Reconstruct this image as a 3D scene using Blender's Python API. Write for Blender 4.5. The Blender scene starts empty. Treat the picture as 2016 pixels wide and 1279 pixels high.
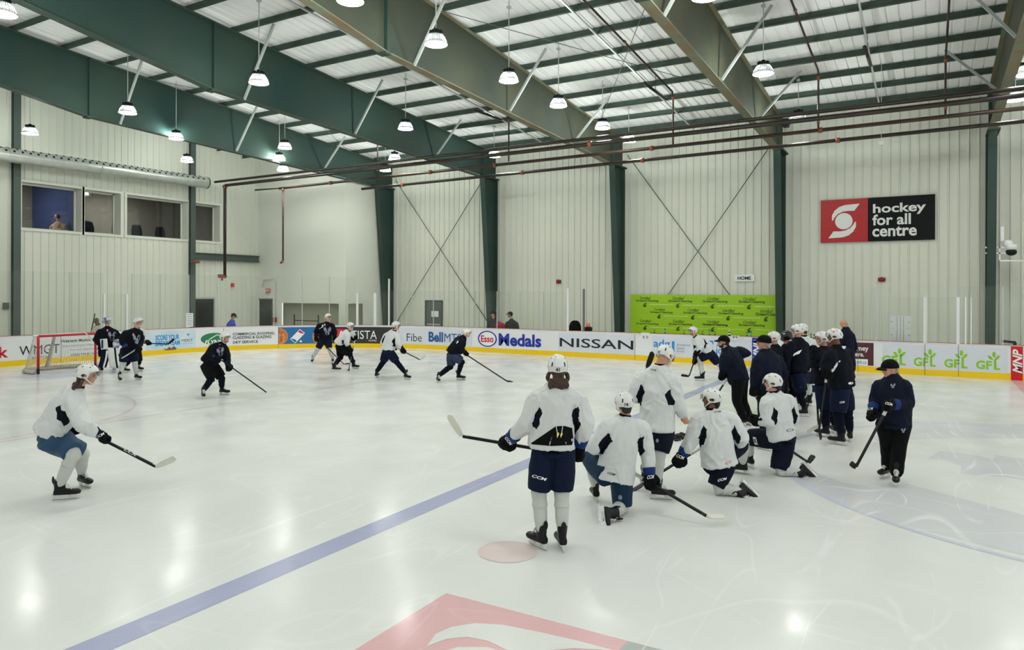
import bpy, bmesh, math, random
import numpy as np
from mathutils import Vector, Matrix, noise
from mathutils.bvhtree import BVHTree
V = Vector
PI = math.pi
random.seed(7)
SC = bpy.context.scene
COL = SC.collection

# ------------------------------------------------------------------ camera, world, exposure
F, YAW, ROLL, CY, CAM = 1405.9, .5293, .0026, 574.4, V((-2.33, .79, 2.69))
cam = bpy.data.cameras.new('camera'); cam_o = bpy.data.objects.new('camera', cam); COL.objects.link(cam_o)
cam.sensor_fit = 'HORIZONTAL'; cam.sensor_width = 36; cam.lens = 36*F/2016
cam.shift_y = (CY-639.5)/2016
cam.clip_end = 200; cam.clip_start = .05
cam_o.location = CAM
cam_o.rotation_euler = (Matrix.Rotation(YAW, 3, 'Z') @ Matrix.Rotation(PI/2, 3, 'X') @ Matrix.Rotation(ROLL, 3, 'Z')).to_euler()
SC.camera = cam_o
W = bpy.data.worlds.new('hall_light'); SC.world = W; W.use_nodes = True
W.node_tree.nodes['Background'].inputs[0].default_value = (.97, 1, .97, 1)
W.node_tree.nodes['Background'].inputs[1].default_value = .5
SC.view_settings.view_transform = 'Standard'; SC.view_settings.look = 'None'
SC.view_settings.gamma = 1; SC.view_settings.exposure = 0.76; SC.view_settings.use_curve_mapping = False
cy = SC.cycles
cy.max_bounces = 6; cy.diffuse_bounces = 3; cy.glossy_bounces = 3; cy.transmission_bounces = 3; cy.transparent_max_bounces = 10
cy.caustics_reflective = False; cy.caustics_refractive = False
cy.use_denoising = True; cy.sample_clamp_indirect = 4
LAMP_W = 36.0          # watts of each high bay lamp

# camera model, to place traced outlines on their true planes
CS, SN = math.cos(YAW), math.sin(YAW)
cr, sr = math.cos(ROLL), math.sin(ROLL)
RT, FW, UP = V((CS, SN, 0)), V((-SN, CS, 0)), V((0, 0, 1))
def ray(x, y):
    u, v = x-1008, y-CY
    a = (cr*u+sr*v)/F; b = (-sr*u+cr*v)/F
    return V((a*CS-SN, a*SN+CS, -b))
def onX(x, y, v): d = ray(x, y); return CAM+d*((v-CAM.x)/d.x)
def onY(x, y, v): d = ray(x, y); return CAM+d*((v-CAM.y)/d.y)
def onZ(x, y, v=0): d = ray(x, y); return CAM+d*((v-CAM.z)/d.z)
def onD(x, y, d): return CAM+ray(x, y)*d
def zdepth(p): return (p-CAM).dot(FW)

# ------------------------------------------------------------------ materials
def lin(c):
    if isinstance(c, str): c = tuple(int(c[i:i+2], 16)/255 for i in (0, 2, 4))
    return tuple(x/12.92 if x <= .04045 else ((x+.055)/1.055)**2.4 for x in c)+(1,)
MATS = {}
def mat(name, col, rough=.6, metal=0, spec=.5, var=0, vscale=3, bump=0, bscale=40, emit=0, stretch=None, two=None):
    if name in MATS: return MATS[name]
    m = bpy.data.materials.new(name); m.use_nodes = True; MATS[name] = m
    nt = m.node_tree; b = nt.nodes['Principled BSDF']
    c = lin(col)
    b.inputs['Base Color'].default_value = c; b.inputs['Roughness'].default_value = rough
    b.inputs['Metallic'].default_value = metal; b.inputs['Specular IOR Level'].default_value = spec
    if var or bump:
        tc = nt.nodes.new('ShaderNodeTexCoord'); mp = nt.nodes.new('ShaderNodeMapping')
        nt.links.new(tc.outputs['Object'], mp.inputs[0])
        if stretch: mp.inputs['Scale'].default_value = stretch
    if var:
        n = nt.nodes.new('ShaderNodeTexNoise'); n.inputs['Scale'].default_value = vscale; n.inputs['Detail'].default_value = 5
        nt.links.new(mp.outputs[0], n.inputs['Vector'])
        r = nt.nodes.new('ShaderNodeValToRGB'); r.color_ramp.elements[0].position = .35; r.color_ramp.elements[1].position = .68
        lo = lin(two) if two else tuple(x*(1-var) for x in c[:3])+(1,)
        r.color_ramp.elements[0].color = lo; r.color_ramp.elements[1].color = c
        nt.links.new(n.outputs[0], r.inputs[0]); nt.links.new(r.outputs[0], b.inputs['Base Color'])
    if bump:
        n2 = nt.nodes.new('ShaderNodeTexNoise'); n2.inputs['Scale'].default_value = bscale; n2.inputs['Detail'].default_value = 3
        nt.links.new(mp.outputs[0], n2.inputs['Vector'])
        bp_ = nt.nodes.new('ShaderNodeBump'); bp_.inputs['Strength'].default_value = bump; bp_.inputs['Distance'].default_value = .01
        nt.links.new(n2.outputs[0], bp_.inputs['Height']); nt.links.new(bp_.outputs[0], b.inputs['Normal'])
    if emit:
        b.inputs['Emission Color'].default_value = (1, 1, .96, 1); b.inputs['Emission Strength'].default_value = emit
    return m
def glassy(name, tint=(1, 1, 1), haze=.05, refl=1.0, rough=.05, hazecol='c8d0c8'):
    m = bpy.data.materials.new(name); m.use_nodes = True; MATS[name] = m
    nt = m.node_tree; nt.nodes.remove(nt.nodes['Principled BSDF'])
    out = nt.nodes['Material Output']
    t = nt.nodes.new('ShaderNodeBsdfTransparent'); t.inputs[0].default_value = tint+(1,)
    d = nt.nodes.new('ShaderNodeBsdfDiffuse'); d.inputs[0].default_value = lin(hazecol)
    g = nt.nodes.new('ShaderNodeBsdfGlossy'); g.inputs['Roughness'].default_value = rough
    a = nt.nodes.new('ShaderNodeMixShader'); b = nt.nodes.new('ShaderNodeMixShader')
    tc = nt.nodes.new('ShaderNodeTexCoord'); n = nt.nodes.new('ShaderNodeTexNoise'); n.inputs['Scale'].default_value = 1.3; n.inputs['Detail'].default_value = 6
    nt.links.new(tc.outputs['Object'], n.inputs['Vector'])
    mu = nt.nodes.new('ShaderNodeMath'); mu.operation = 'MULTIPLY'; mu.inputs[1].default_value = haze*2
    nt.links.new(n.outputs[0], mu.inputs[0]); nt.links.new(mu.outputs[0], a.inputs[0])
    nt.links.new(t.outputs[0], a.inputs[1]); nt.links.new(d.outputs[0], a.inputs[2])
    fr = nt.nodes.new('ShaderNodeFresnel'); fr.inputs[0].default_value = 1.45
    mf = nt.nodes.new('ShaderNodeMath'); mf.operation = 'MULTIPLY'; mf.inputs[1].default_value = refl
    nt.links.new(fr.outputs[0], mf.inputs[0]); nt.links.new(mf.outputs[0], b.inputs[0])
    nt.links.new(a.outputs[0], b.inputs[1]); nt.links.new(g.outputs[0], b.inputs[2])
    nt.links.new(b.outputs[0], out.inputs[0])
    return m
def ice_mat(name, col, scr=.5, scol='ffffff'):
    m = mat(name, col, rough=.2, spec=.35)
    nt = m.node_tree; b = nt.nodes['Principled BSDF']; b.inputs['IOR'].default_value = 1.31
    tc = nt.nodes.new('ShaderNodeTexCoord'); L = nt.links
    geo = nt.nodes.new('ShaderNodeNewGeometry')
    def nz(scale, det, st=(1, 1, 1), dist=0, rot=0):
        mp = nt.nodes.new('ShaderNodeMapping'); mp.inputs['Scale'].default_value = st; mp.inputs['Rotation'].default_value = (0, 0, rot)
        L.new(geo.outputs['Position'], mp.inputs[0])
        n = nt.nodes.new('ShaderNodeTexNoise'); n.inputs['Scale'].default_value = scale; n.inputs['Detail'].default_value = det
        n.inputs['Distortion'].default_value = dist; L.new(mp.outputs[0], n.inputs['Vector']); return n.outputs[0]
    def ramp(src, stops):
        r = nt.nodes.new('ShaderNodeValToRGB'); e = r.color_ramp.elements
        e[0].position, e[0].color = stops[0][0], (stops[0][1],)*3+(1,)
        e[1].position, e[1].color = stops[-1][0], (stops[-1][1],)*3+(1,)
        for p, v in stops[1:-1]:
            k = e.new(p); k.color = (v, v, v, 1)
        L.new(src, r.inputs[0]); return r.outputs[0]
    def mx(a, fac, c):
        n = nt.nodes.new('ShaderNodeMix'); n.data_type = 'RGBA'; L.new(fac, n.inputs[0])
        if isinstance(a, tuple): n.inputs[6].default_value = a
        else: L.new(a, n.inputs[6])
        n.inputs[7].default_value = c; return n.outputs[2]
    base = lin(col)
    darker = tuple(x*.86 for x in base[:3])+(1,)
    c = mx(base, ramp(nz(.25, 3), [(.35, .0), (.7, .5)]), darker)
    # skate cuts: thin contour lines of stretched noise, broken up by a second noise
    for k, (sc_, st, rot, w, lv) in enumerate([(.5, (1, .3, 1), .5, .0022, .585), (.7, (.3, 1, 1), -.3, .0022, .41), (.9, (1, .4, 1), 1.2, .003, .6), (.35, (1, .8, 1), 2.2, .0014, .4), (1.1, (1, .15, 1), -.9, .003, .57), (.9, (1, .2, 1), .15, .003, .42)]):
        ln = ramp(nz(sc_, .4, st, .15, rot), [(lv-2*w, 0), (lv-w*.4, 1), (lv+w*.4, 1), (lv+2*w, 0)])
        br = ramp(nz(.5+.2*k, 3, (1, 1, 1), 0, k), [(.42, 0), (.6, 1)])
        mm = nt.nodes.new('ShaderNodeMath'); mm.operation = 'MULTIPLY'; L.new(ln, mm.inputs[0]); L.new(br, mm.inputs[1])
        m2 = nt.nodes.new('ShaderNodeMath'); m2.operation = 'MULTIPLY'; m2.inputs[1].default_value = scr; L.new(mm.outputs[0], m2.inputs[0])
        c = mx(c, m2.outputs[0], lin(scol))
    L.new(c, b.inputs['Base Color'])
    rr = nt.nodes.new('ShaderNodeMapRange'); rr.inputs[1].default_value = .35; rr.inputs[2].default_value = .65; rr.inputs[3].default_value = .13; rr.inputs[4].default_value = .27
    L.new(nz(1.1, 5), rr.inputs[0]); L.new(rr.outputs[0], b.inputs['Roughness'])
    bm_ = nt.nodes.new('ShaderNodeBump'); bm_.inputs['Strength'].default_value = .12; bm_.inputs['Distance'].default_value = .01
    L.new(nz(14, 3), bm_.inputs['Height']); L.new(bm_.outputs[0], b.inputs['Normal'])
    return m

ICE = ice_mat('ice', 'e1e3e0', .26, 'fafafa')
ICE_BLUE = ice_mat('ice_blue_line', 'a9aecb', .25, 'd0d3e2')
ICE_RED = ice_mat('ice_red_paint', 'dfb6b8', .3, 'ecd0d2')
ICE_PALE = ice_mat('ice_pale_blue', 'ced1e2', .3)
ICE_PINK = ice_mat('ice_pale_red', 'dccccb', .3)
ICE_SPOT = ice_mat('ice_spot', 'dfd0cd', .3)
ICE_GREY = ice_mat('ice_grey_paint', 'd3d5d9', .5)
ICE_DARK = ice_mat('ice_dark_paint', 'b4bab8', .4)
WALL = mat('wall_panel', 'dcded0', .55, var=.05, vscale=.6, stretch=(1, 1, .2))
WALLW = mat('wall_white', 'e2e4d8', .7, var=.03, vscale=.5)
DECK = mat('roof_liner', 'fafaf8', .7, spec=.1, var=.05, vscale=1.5, stretch=(3, .25, 1))
GREEN = mat('green_steel', '28423e', .6, spec=.3, var=.35, vscale=.5, two='36483f')
GREEN2 = mat('green_rusty_flange', '6d7c68', .55, var=.5, vscale=2.2, two='7a6444')
GREEN3 = mat('olive_steel', '39433b', .6, spec=.3, var=.35, vscale=.6, two='474a3a'); GREEN4 = mat('olive_brown_steel', '4e4e3a', .6, spec=.3, var=.35, vscale=.8, two='3c4436')
PURL = mat('purlin_green', '40534c', .6, spec=.3, var=.3, vscale=2, two='3c463a')
GREYST = mat('grey_steel', '55605c', .5)
GALV = mat('galvanised', 'd4d8d2', .33, .7, var=.15, vscale=3)
BRACE = mat('brace_grey', 'a7ada7', .5)
PIPE = mat('black_pipe', '24221f', .35, .3, var=.4, vscale=2, two='382a22')
PIPE2 = mat('rusty_pipe', '4a3a30', .4, .3, var=.4, vscale=2, two='33271f')
COPPER = mat('coupling', '94503a', .5)
WHITE = mat('board_white', 'e8eaec', .3)
PANEL = mat('board_panel', 'dadee8', .3)
YELLOW = mat('kick_yellow', 'f2cb06', .35)
REDTRIM = mat('trim_red', '8e2c3c', .4)
BLACK = mat('black', '0d0e10', .5, spec=.3)
INK = mat('ink', '16181c', .5)
GREYINK = mat('grey_ink', '8d949e', .5)
ALU = mat('aluminium', 'c9cdcb', .4, .4)
PWHITE = mat('post_white', 'e8ebe9', .4)
GLASS = glassy('rink_glass', (.985, 1, .985), .045, .35)
DGLASS = glassy('dark_glass', (.72, .74, .74), .04, 1.0, .02, '505860')
VISOR = glassy('visor', (.92, .95, .96), .05, .8)
LENS = mat('lamp_lens', 'ffffff', emit=7)
LAMPGL = glassy('lamp_refractor', (.85, .87, .87), .5, 1.0, .1, 'e8ecec')
SKIN = mat('skin', 'd09a80', .55, var=.1, vscale=30)
SKIND = mat('skin_dark', '7a4e38', .55)
HAIR = mat('hair_brown', '4a3323', .6, var=.5, vscale=60, bump=.6, bscale=150)
HAIRB = mat('hair_black', '17130f', .6, bump=.5, bscale=150)
HAIRG = mat('hair_grey', '9a948c', .6)
JW = mat('jersey_white', 'd4d7d8', .75, bump=.2, bscale=16)
JN = mat('jersey_navy', '080d19', .8, spec=.15, bump=.2, bscale=16)
NAVY = mat('navy_cloth', '0c1730', .75, spec=.15)
NAVYL = mat('navy_shorts_teal', '103048', .65, spec=.2)
BLK = mat('black_cloth', '07080b', .8, spec=.15)
SOCKW = mat('sock_white', 'c6c9c5', .8, bump=.2, bscale=60)
SOCKN = mat('sock_navy', '0b1120', .85, spec=.1)
HELM = mat('helmet_white', 'dfe0de', .25)
BOOT = mat('skate_black', '090a0c', .4, spec=.3)
SILVER = mat('steel', 'b8bcc0', .25, .8)
LACE = mat('lace_white', 'e6e6e2', .7)
BLUE = mat('glove_blue', '16336e', .65, spec=.2)
LWHITE = mat('letter_white', 'f0f2f2', .5)
CREST = mat('crest_silver', '8c96a4', .5)
RED = mat('red', 'c8142a', .4)
CREAM = mat('padding_cream', 'cfcabb', .8, var=.3, vscale=6)
TAPEW = mat('tape_white', 'd8d8cc', .8)
GRN = mat('backdrop_green', '9cc814', .5)
GRND = mat('backdrop_dark_green', '4a6a20', .5)
GRNW = mat('backdrop_pale', 'd8ec9c', .5)
DARKROOM = mat('dark_room', '3a3c36', .8)

# ------------------------------------------------------------------ object helpers
PENDING = []
def link(o, parent=None):
    PENDING.append(o)      # linked to the scene all together at the end, which keeps the script quick
    if parent is not None: o.parent = parent
    return o
def tag(o, label=None, cat=None, group=None, kind=None):
    if label: o['label'] = label
    if cat: o['category'] = cat
    if group: o['group'] = group
    if kind: o['kind'] = kind
    return o
def empty(name, loc, label=None, cat=None, group=None, kind=None):
    o = bpy.data.objects.new(name, None); o.empty_display_size = .2; link(o); o.location = loc
    return tag(o, label, cat, group, kind)
class MB:
    """collects shapes into one mesh, in world coordinates"""
    def __init__(s): s.v = []; s.f = []; s.m = []; s.sm = []
    def add(s, vs, fs, mi=0, smooth=False):
        n = len(s.v); s.v += [tuple(v) for v in vs]; s.f += [tuple(i+n for i in f) for f in fs]
        s.m += [mi]*len(fs); s.sm += [smooth]*len(fs); return s
    def box(s, a, b, mi=0):
        x0, y0, z0 = a; x1, y1, z1 = b
        vs = [(x0,y0,z0),(x1,y0,z0),(x1,y1,z0),(x0,y1,z0),(x0,y0,z1),(x1,y0,z1),(x1,y1,z1),(x0,y1,z1)]
        return s.add(vs, [(0,3,2,1),(4,5,6,7),(0,1,5,4),(1,2,6,5),(2,3,7,6),(3,0,4,7)], mi)
    def obox(s, c, ax, ay, az, mi=0):
        c = V(c); vs = [c+ax*i+ay*j+az*k for k in (-1, 1) for i, j in ((-1,-1),(1,-1),(1,1),(-1,1))]
        return s.add(vs, [(0,3,2,1),(4,5,6,7),(0,1,5,4),(1,2,6,5),(2,3,7,6),(3,0,4,7)], mi)
    def bar(s, a, b, w, h=None, mi=0, up=V((0, 0, 1))):
        a, b = V(a), V(b); h = h or w; d = (b-a).normalized()
        if abs(d.dot(up)) > .98: up = V((0, 1, 0))
        x = d.cross(up).normalized(); y = x.cross(d)
        return s.obox((a+b)/2, x*w/2, d*(b-a).length/2, y*h/2, mi)
    def tube(s, pts, r, seg=8, mi=0, closed=False, smooth=True, flat=None):
        pts = [V(p) for p in pts]; rs = r if isinstance(r, (list, tuple)) else [r]*len(pts)
        n = len(pts); vs = []; fs = []; x = None
        for i, p in enumerate(pts):
            d = ((pts[(i+1) % n] if closed or i < n-1 else p)-(pts[i-1] if closed or i else p)).normalized()
            if x is None: x = d.orthogonal().normalized()
            x = (x-d*x.dot(d)).normalized(); y = d.cross(x)
            for k in range(seg):
                a = 2*PI*k/seg; vs.append(p+(x*math.cos(a)+y*math.sin(a))*rs[i])
        for i in range(n if closed else n-1):
            j = (i+1) % n
            for k in range(seg): fs.append((i*seg+k, i*seg+(k+1) % seg, j*seg+(k+1) % seg, j*seg+k))
        if not closed: fs += [tuple(range(seg))[::-1], tuple(range((n-1)*seg, n*seg))]
        return s.add(vs, fs, mi, smooth)
    def ellipsoid(s, c, ax, ay, az, seg=16, rings=10, mi=0):
        c = V(c); vs = [c+az]; fs = []
        for i in range(1, rings):
            t = PI*i/rings
            for k in range(seg):
                a = 2*PI*k/seg; vs.append(c+az*math.cos(t)+(ax*math.cos(a)+ay*math.sin(a))*math.sin(t))
        vs.append(c-az)
        for k in range(seg):
            fs.append((0, 1+k, 1+(k+1) % seg)); fs.append((len(vs)-1, 1+(rings-2)*seg+(k+1) % seg, 1+(rings-2)*seg+k))
        for i in range(rings-2):
            for k in range(seg):
                a = 1+i*seg; b = a+seg; fs.append((a+k, b+k, b+(k+1) % seg, a+(k+1) % seg))
        return s.add(vs, fs, mi, True)
    def ball(s, c, r, mi=0, seg=14): return s.ellipsoid(c, V((r, 0, 0)), V((0, r, 0)), V((0, 0, r)), seg, 10, mi)
    def loft(s, st, seg=18, mi=0, sub=3, p=2.0):
        """st: list of (centre, side vector*rx, depth vector*ry); smooth closed tube with flat caps"""
        C = [V(a[0]) for a in st]; X = [V(a[1]) for a in st]; Y = [V(a[2]) for a in st]
        def cr_(P, i, t):
            n = len(P)-1; a, b, c, d = P[max(i-1, 0)], P[i], P[i+1], P[min(i+2, n)]
            return .5*((2*b)+(c-a)*t+(2*a-5*b+4*c-d)*t*t+(3*b-a-3*c+d)*t**3)
        rings = []
        for i in range(len(st)-1):
            for k in range(sub): rings.append((cr_(C, i, k/sub), cr_(X, i, k/sub), cr_(Y, i, k/sub)))
        rings.append((C[-1], X[-1], Y[-1])); vs = []; fs = []
        for c, x, y in rings:
            for k in range(seg):
                a = 2*PI*k/seg; ca, sa = math.cos(a), math.sin(a)
                ca = math.copysign(abs(ca)**(2/p), ca); sa = math.copysign(abs(sa)**(2/p), sa)
                vs.append(c+x*ca+y*sa)
        n = len(rings)
        for i in range(n-1):
            for k in range(seg): fs.append((i*seg+k, i*seg+(k+1) % seg, (i+1)*seg+(k+1) % seg, (i+1)*seg+k))
        fs += [tuple(range(seg))[::-1], tuple(range((n-1)*seg, n*seg))]
        return s.add(vs, fs, mi, True)
    def limb(s, pts, rs, seg=14, mi=0, sub=3, side=None, flat=1.0):
        pts = [V(p) for p in pts]; st = []
        x = side
        for i, p in enumerate(pts):
            d = (pts[min(i+1, len(pts)-1)]-pts[max(i-1, 0)]).normalized()
            if x is None: x = d.orthogonal()
            x = (x-d*x.dot(d)).normalized(); y = d.cross(x)
            r = rs[i]; st.append((p, x*r, y*r*flat))
        s.loft(st, seg, mi, sub)
        for i in (0, -1): s.ball(pts[i], rs[i]*.92, mi, 12)
        return s
    def poly(s, pts, nrm, th, mi=0):
        """flat outline with thickness th along nrm"""
        pts = [V(p) for p in pts]; nrm = V(nrm); n = len(pts)
        vs = pts+[p+nrm*th for p in pts]
        return s.add(vs, [tuple(range(n))[::-1], tuple(range(n, 2*n))]+[(i, (i+1) % n, n+(i+1) % n, n+i) for i in range(n)], mi)
    def mesh(s, name, mats, inv=None):
        me = bpy.data.meshes.new(name)
        vs = s.v if inv is None else [inv @ V(v) for v in s.v]
        me.from_pydata([tuple(v) for v in vs], [], s.f)
        for m in (mats if isinstance(mats, (list, tuple)) else [mats]): me.materials.append(m)
        me.polygons.foreach_set('material_index', s.m); me.polygons.foreach_set('use_smooth', s.sm)
        me.update(); return me
    def build(s, name, mats, parent=None, fix=False, bevel=0):
        inv = parent_inv(parent)
        me = s.mesh(name, mats, inv)
        if fix:
            bm = bmesh.new(); bm.from_mesh(me); bmesh.ops.recalc_face_normals(bm, faces=bm.faces); bm.to_mesh(me); bm.free()
        o = link(bpy.data.objects.new(name, me), parent)
        return o
def wmat(o):
    m = Matrix.Identity(4); 
    while o is not None:
        m = o.matrix_parent_inverse @ o.matrix_basis @ m; o = o.parent
    return m
def parent_inv(p): return None if p is None else wmat(p).inverted()
def cloth(me, amp, freq, seed=0.0):
    n = len(me.vertices); co = np.empty(n*3, 'f'); no = np.empty(n*3, 'f')
    me.vertices.foreach_get('co', co); me.vertices.foreach_get('normal', no); co.shape = no.shape = (n, 3); nz = noise.noise; d = np.empty(n)
    for i in range(n):
        x, y, z = float(co[i, 0]), float(co[i, 1]), float(co[i, 2])
        a = nz(V((x*freq+seed, y*freq, z*freq*.45)))*.8
        w = nz(V((x*3+seed, y*3, z*3)))*1.2
        b = 1-abs(nz(V((x*freq*1.1+z*1.5+w, y*freq*1.1-seed+w, z*freq*.4))))*3
        c = 1-abs(nz(V((x*freq*2.2-z*3, y*freq*2.2+seed, z*freq*1.3+w))))*3
        d[i] = a+max(b, -.3)*.55+max(c, -.3)*.3
    co += no*(d*amp)[:, None].astype('f')
    me.vertices.foreach_set('co', co.ravel()); me.update()
def blob(mb, name, mats, parent, vox, smooth=4, fold=0, ffreq=5, zone=None, seed=0.0, zmin=None):
    """fuse all shapes of mb into one continuous surface"""
    me = mb.mesh(name, mats); t = bpy.data.objects.new('t', me); COL.objects.link(t)
    r = t.modifiers.new('r', 'REMESH'); r.mode = 'VOXEL'; r.voxel_size = vox; r.use_smooth_shade = True
    if smooth: s = t.modifiers.new('s', 'SMOOTH'); s.factor = .5; s.iterations = smooth
    dg = bpy.context.evaluated_depsgraph_get(); dg.update()
    ev = t.evaluated_get(dg); me2 = bpy.data.meshes.new_from_object(ev); me2.name = name
    bpy.data.objects.remove(t); bpy.data.meshes.remove(me)
    if fold: cloth(me2, fold, ffreq, seed)
    if zmin is not None:
        for v in me2.vertices:
            if v.co.z < zmin: v.co.z = zmin
    me2.materials.clear()
    for m in (mats if isinstance(mats, (list, tuple)) else [mats]): me2.materials.append(m)
    idx = [0]*len(me2.polygons)
    if zone:
        for p in me2.polygons: idx[p.index] = zone(p.center, p.normal)
    me2.polygons.foreach_set('material_index', idx); me2.polygons.foreach_set('use_smooth', [True]*len(idx))
    inv = parent_inv(parent)
    if inv is not None: me2.transform(inv)
    return link(bpy.data.objects.new(name, me2), parent)

# lettering: outlines from Blender's own font, laid onto a surface by a mapping function
_TC = {}
def text2d(s, bold=0, shear=0):
    k = (s, bold, shear)
    if k in _TC: return _TC[k]
    cu = bpy.data.curves.new('t', 'FONT'); cu.body = s; cu.offset = bold; cu.shear = shear; cu.resolution_u = 3; cu.fill_mode = 'FRONT'
    o = bpy.data.objects.new('t', cu); COL.objects.link(o)
    dg = bpy.context.evaluated_depsgraph_get(); dg.update()
    me = bpy.data.meshes.new_from_object(o.evaluated_get(dg))
    vs = [(v.co.x, v.co.y) for v in me.vertices]; fs = [tuple(p.vertices) for p in me.polygons]
    bpy.data.objects.remove(o); bpy.data.meshes.remove(me)
    x0, x1 = min(v[0] for v in vs), max(v[0] for v in vs); y0, y1 = min(v[1] for v in vs), max(v[1] for v in vs)
    vs = [((x-x0)/(x1-x0), (y-y0)/(y1-y0)) for x, y in vs]
    _TC[k] = (vs, fs); return _TC[k]
def grid2d(nu, nv=1):
    vs = [(i/nu, j/nv) for j in range(nv+1) for i in range(nu+1)]
    return vs, [(j*(nu+1)+i, j*(nu+1)+i+1, (j+1)*(nu+1)+i+1, (j+1)*(nu+1)+i) for j in range(nv) for i in range(nu)]
def disc2d(n=24, a0=0, a1=360, hole=0):
    """disc in the unit square"""
    vs = []; fs = []
    for i in range(n+1):
        a = math.radians(a0+(a1-a0)*i/n); c, s = math.cos(a), math.sin(a)
        vs.append((.5+.5*c, .5+.5*s)); vs.append((.5+.5*c*hole, .5+.5*s*hole))
    for i in range(n):
        fs.append((2*i, 2*i+2, 2*i+3, 2*i+1) if hole else (2*i, 2*i+2, 1))
    return vs, fs
def flat2d(pts):
    from mathutils.geometry import tessellate_polygon
    tr = tessellate_polygon([[V((x, y, 0)) for x, y in pts]])
    return list(pts), [tuple(t) for t in tr]
def lay(shape, fn, name, m, parent=None):
    """fn(u,v)->world point; makes the shape face towards the camera side"""
    vs, fs = shape; mb = MB(); P = [fn(u, v) for u, v in vs]
    mb.add(P, fs); o = mb.build(name, m, parent)
    me = o.data
    return o

# ------------------------------------------------------------------ the hall: far wall, end wall, roof
YW = 30.5; XL = -33.7
def T(y): return 9.35+.08*(30.5-y) if y > 3 else 9.35+.08*27.5-.08*(3-y)      # top of the frames
def corrugated(axis_pts, base, up, nrm, pitch, depth, name, m, parent=None, minor=True, z0=0, top=None):
    """vertical ribbed sheet. axis_pts: (a0,a1) along 'base' direction"""
    a0, a1 = axis_pts; prof = []; a = a0
    while a < a1-1e-6:
        e = min(a+pitch, a1)
        prof += [(a, 0), (a+pitch*.78, 0), (a+pitch*.82, depth), (a+pitch*.92, depth), (a+pitch*.96, 0)]
        a += pitch
    prof = [(min(x, a1), d) for x, d in prof]+[(a1, 0)]
    return prof
def wall_sheet(name, org, ax, nrm, length, ztop, pitch, depth, m, holes=()):
    prof = corrugated((0, length), None, None, None, pitch, depth, None, None)
    mb = MB(); vs = []; n = len(prof)
    cuts = sorted({h[0] for h in holes} | {h[1] for h in holes})
    pts = []
    for i in range(n):
        a, d = prof[i]; pts.append((a, d))
        if i < n-1:
            for c in cuts:
                if a < c < prof[i+1][0]: pts.append((c, 0)); 
    pts.sort()
    for (a, d), (b, e) in zip(pts[:-1], pts[1:]):
        if b-a < 1e-5: continue
        mid = (a+b)/2; spans = [(0, ztop(mid) if callable(ztop) else ztop)]
        for h0, h1, hz0, hz1 in holes:
            if h0 < mid < h1:
                ns = []
                for s0, s1 in spans:
                    if hz0 > s0: ns.append((s0, min(hz0, s1)))
                    if hz1 < s1: ns.append((max(hz1, s0), s1))
                spans = ns
        for s0, s1 in spans:
            p, q = V(org)+V(ax)*a+V(nrm)*d, V(org)+V(ax)*b+V(nrm)*e
            mb.add([p+UP*s0, q+UP*s0, q+UP*s1, p+UP*s1], [(0, 1, 2, 3)])
    return tag(mb.build(name, m), kind='structure')
# far wall behind the boards
DOORF = (-24.9, -23.8)
o = wall_sheet('wall_back', (-27.35, YW, 0), (1, 0, 0), (0, -1, 0), 40, T(YW)+.25, .305, .035, WALL, holes=[(DOORF[0]+27.35, DOORF[1]+27.35, 0, 2.22)])
o['label'] = 'pale green grey ribbed metal wall behind the far boards'
WINS = [(15.53, 17.87), (17.99, 19.57), (19.86, 22.95), (23.1, 24.76)]; WZ = (5.2, 7.05)
o = wall_sheet('wall_left', (XL, -9, 0), (0, 1, 0), (1, 0, 0), 36.3, lambda a: T(a-9)+.2, .305, .03, WALL,
               holes=[(a+9, b+9, WZ[0], WZ[1]) for a, b in WINS]+[(32.3, 33.45, 0, 2.35)])
o['label'] = 'pale ribbed metal end wall with four upper windows'
# smooth white block in the corner
mb = MB(); yb, xe = 27.2, -27.35
op = [(-31.9, -27.75, .0, 2.08)]
mb.add([(XL, yb, 0), (-33.62, yb, 0), (-33.62, yb, 9.8), (XL, yb, 9.8)], [(0, 1, 2, 3)])
def hole_panel(mb, org, ax, L, zt, holes):
    xs = sorted({0, L} | {h for hh in holes for h in hh[:2]})
    for a, b in zip(xs[:-1], xs[1:]):
        m_ = (a+b)/2; sp = [(0, zt)]
        for h0, h1, z0, z1 in holes:
            if h0 < m_ < h1:
                ns = []
                for s0, s1 in sp:
                    if z0 > s0: ns.append((s0, z0))
                    if z1 < s1: ns.append((z1, s1))
                sp = ns
        for s0, s1 in sp:
            p, q = V(org)+V(ax)*a, V(org)+V(ax)*b
            mb.add([p+UP*s0, q+UP*s0, q+UP*s1, p+UP*s1], [(0, 1, 2, 3)])
mb = MB(); hole_panel(mb, (XL, yb, 0), (1, 0, 0), xe-XL, 9.8, [(.1, 1.15, 0, 2.3), (1.85, 5.9, .5, 2.08)])
hole_panel(mb, (xe, yb, 0), (0, 1, 0), YW-yb, 9.7, [(.2, 1.25, .5, 2.08)])
o = tag(mb.build('wall_corner', WALLW), 'smooth off-white painted block in the far left corner', kind='structure')
mb = MB(); mb.box((-32.2, yb+.4, 0), (-27.7, yb+.45, 2.4)); mb.box((-32.2, yb+.01, 2.1), (-27.7, yb+.4, 2.15)); mb.box((xe-.35, yb+.1, 0), (xe-.3, YW-1.6, 2.4)) 
o = tag(mb.build('wall_recess', mat('recess_grey', 'a3a390', .7)), kind='structure')
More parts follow.
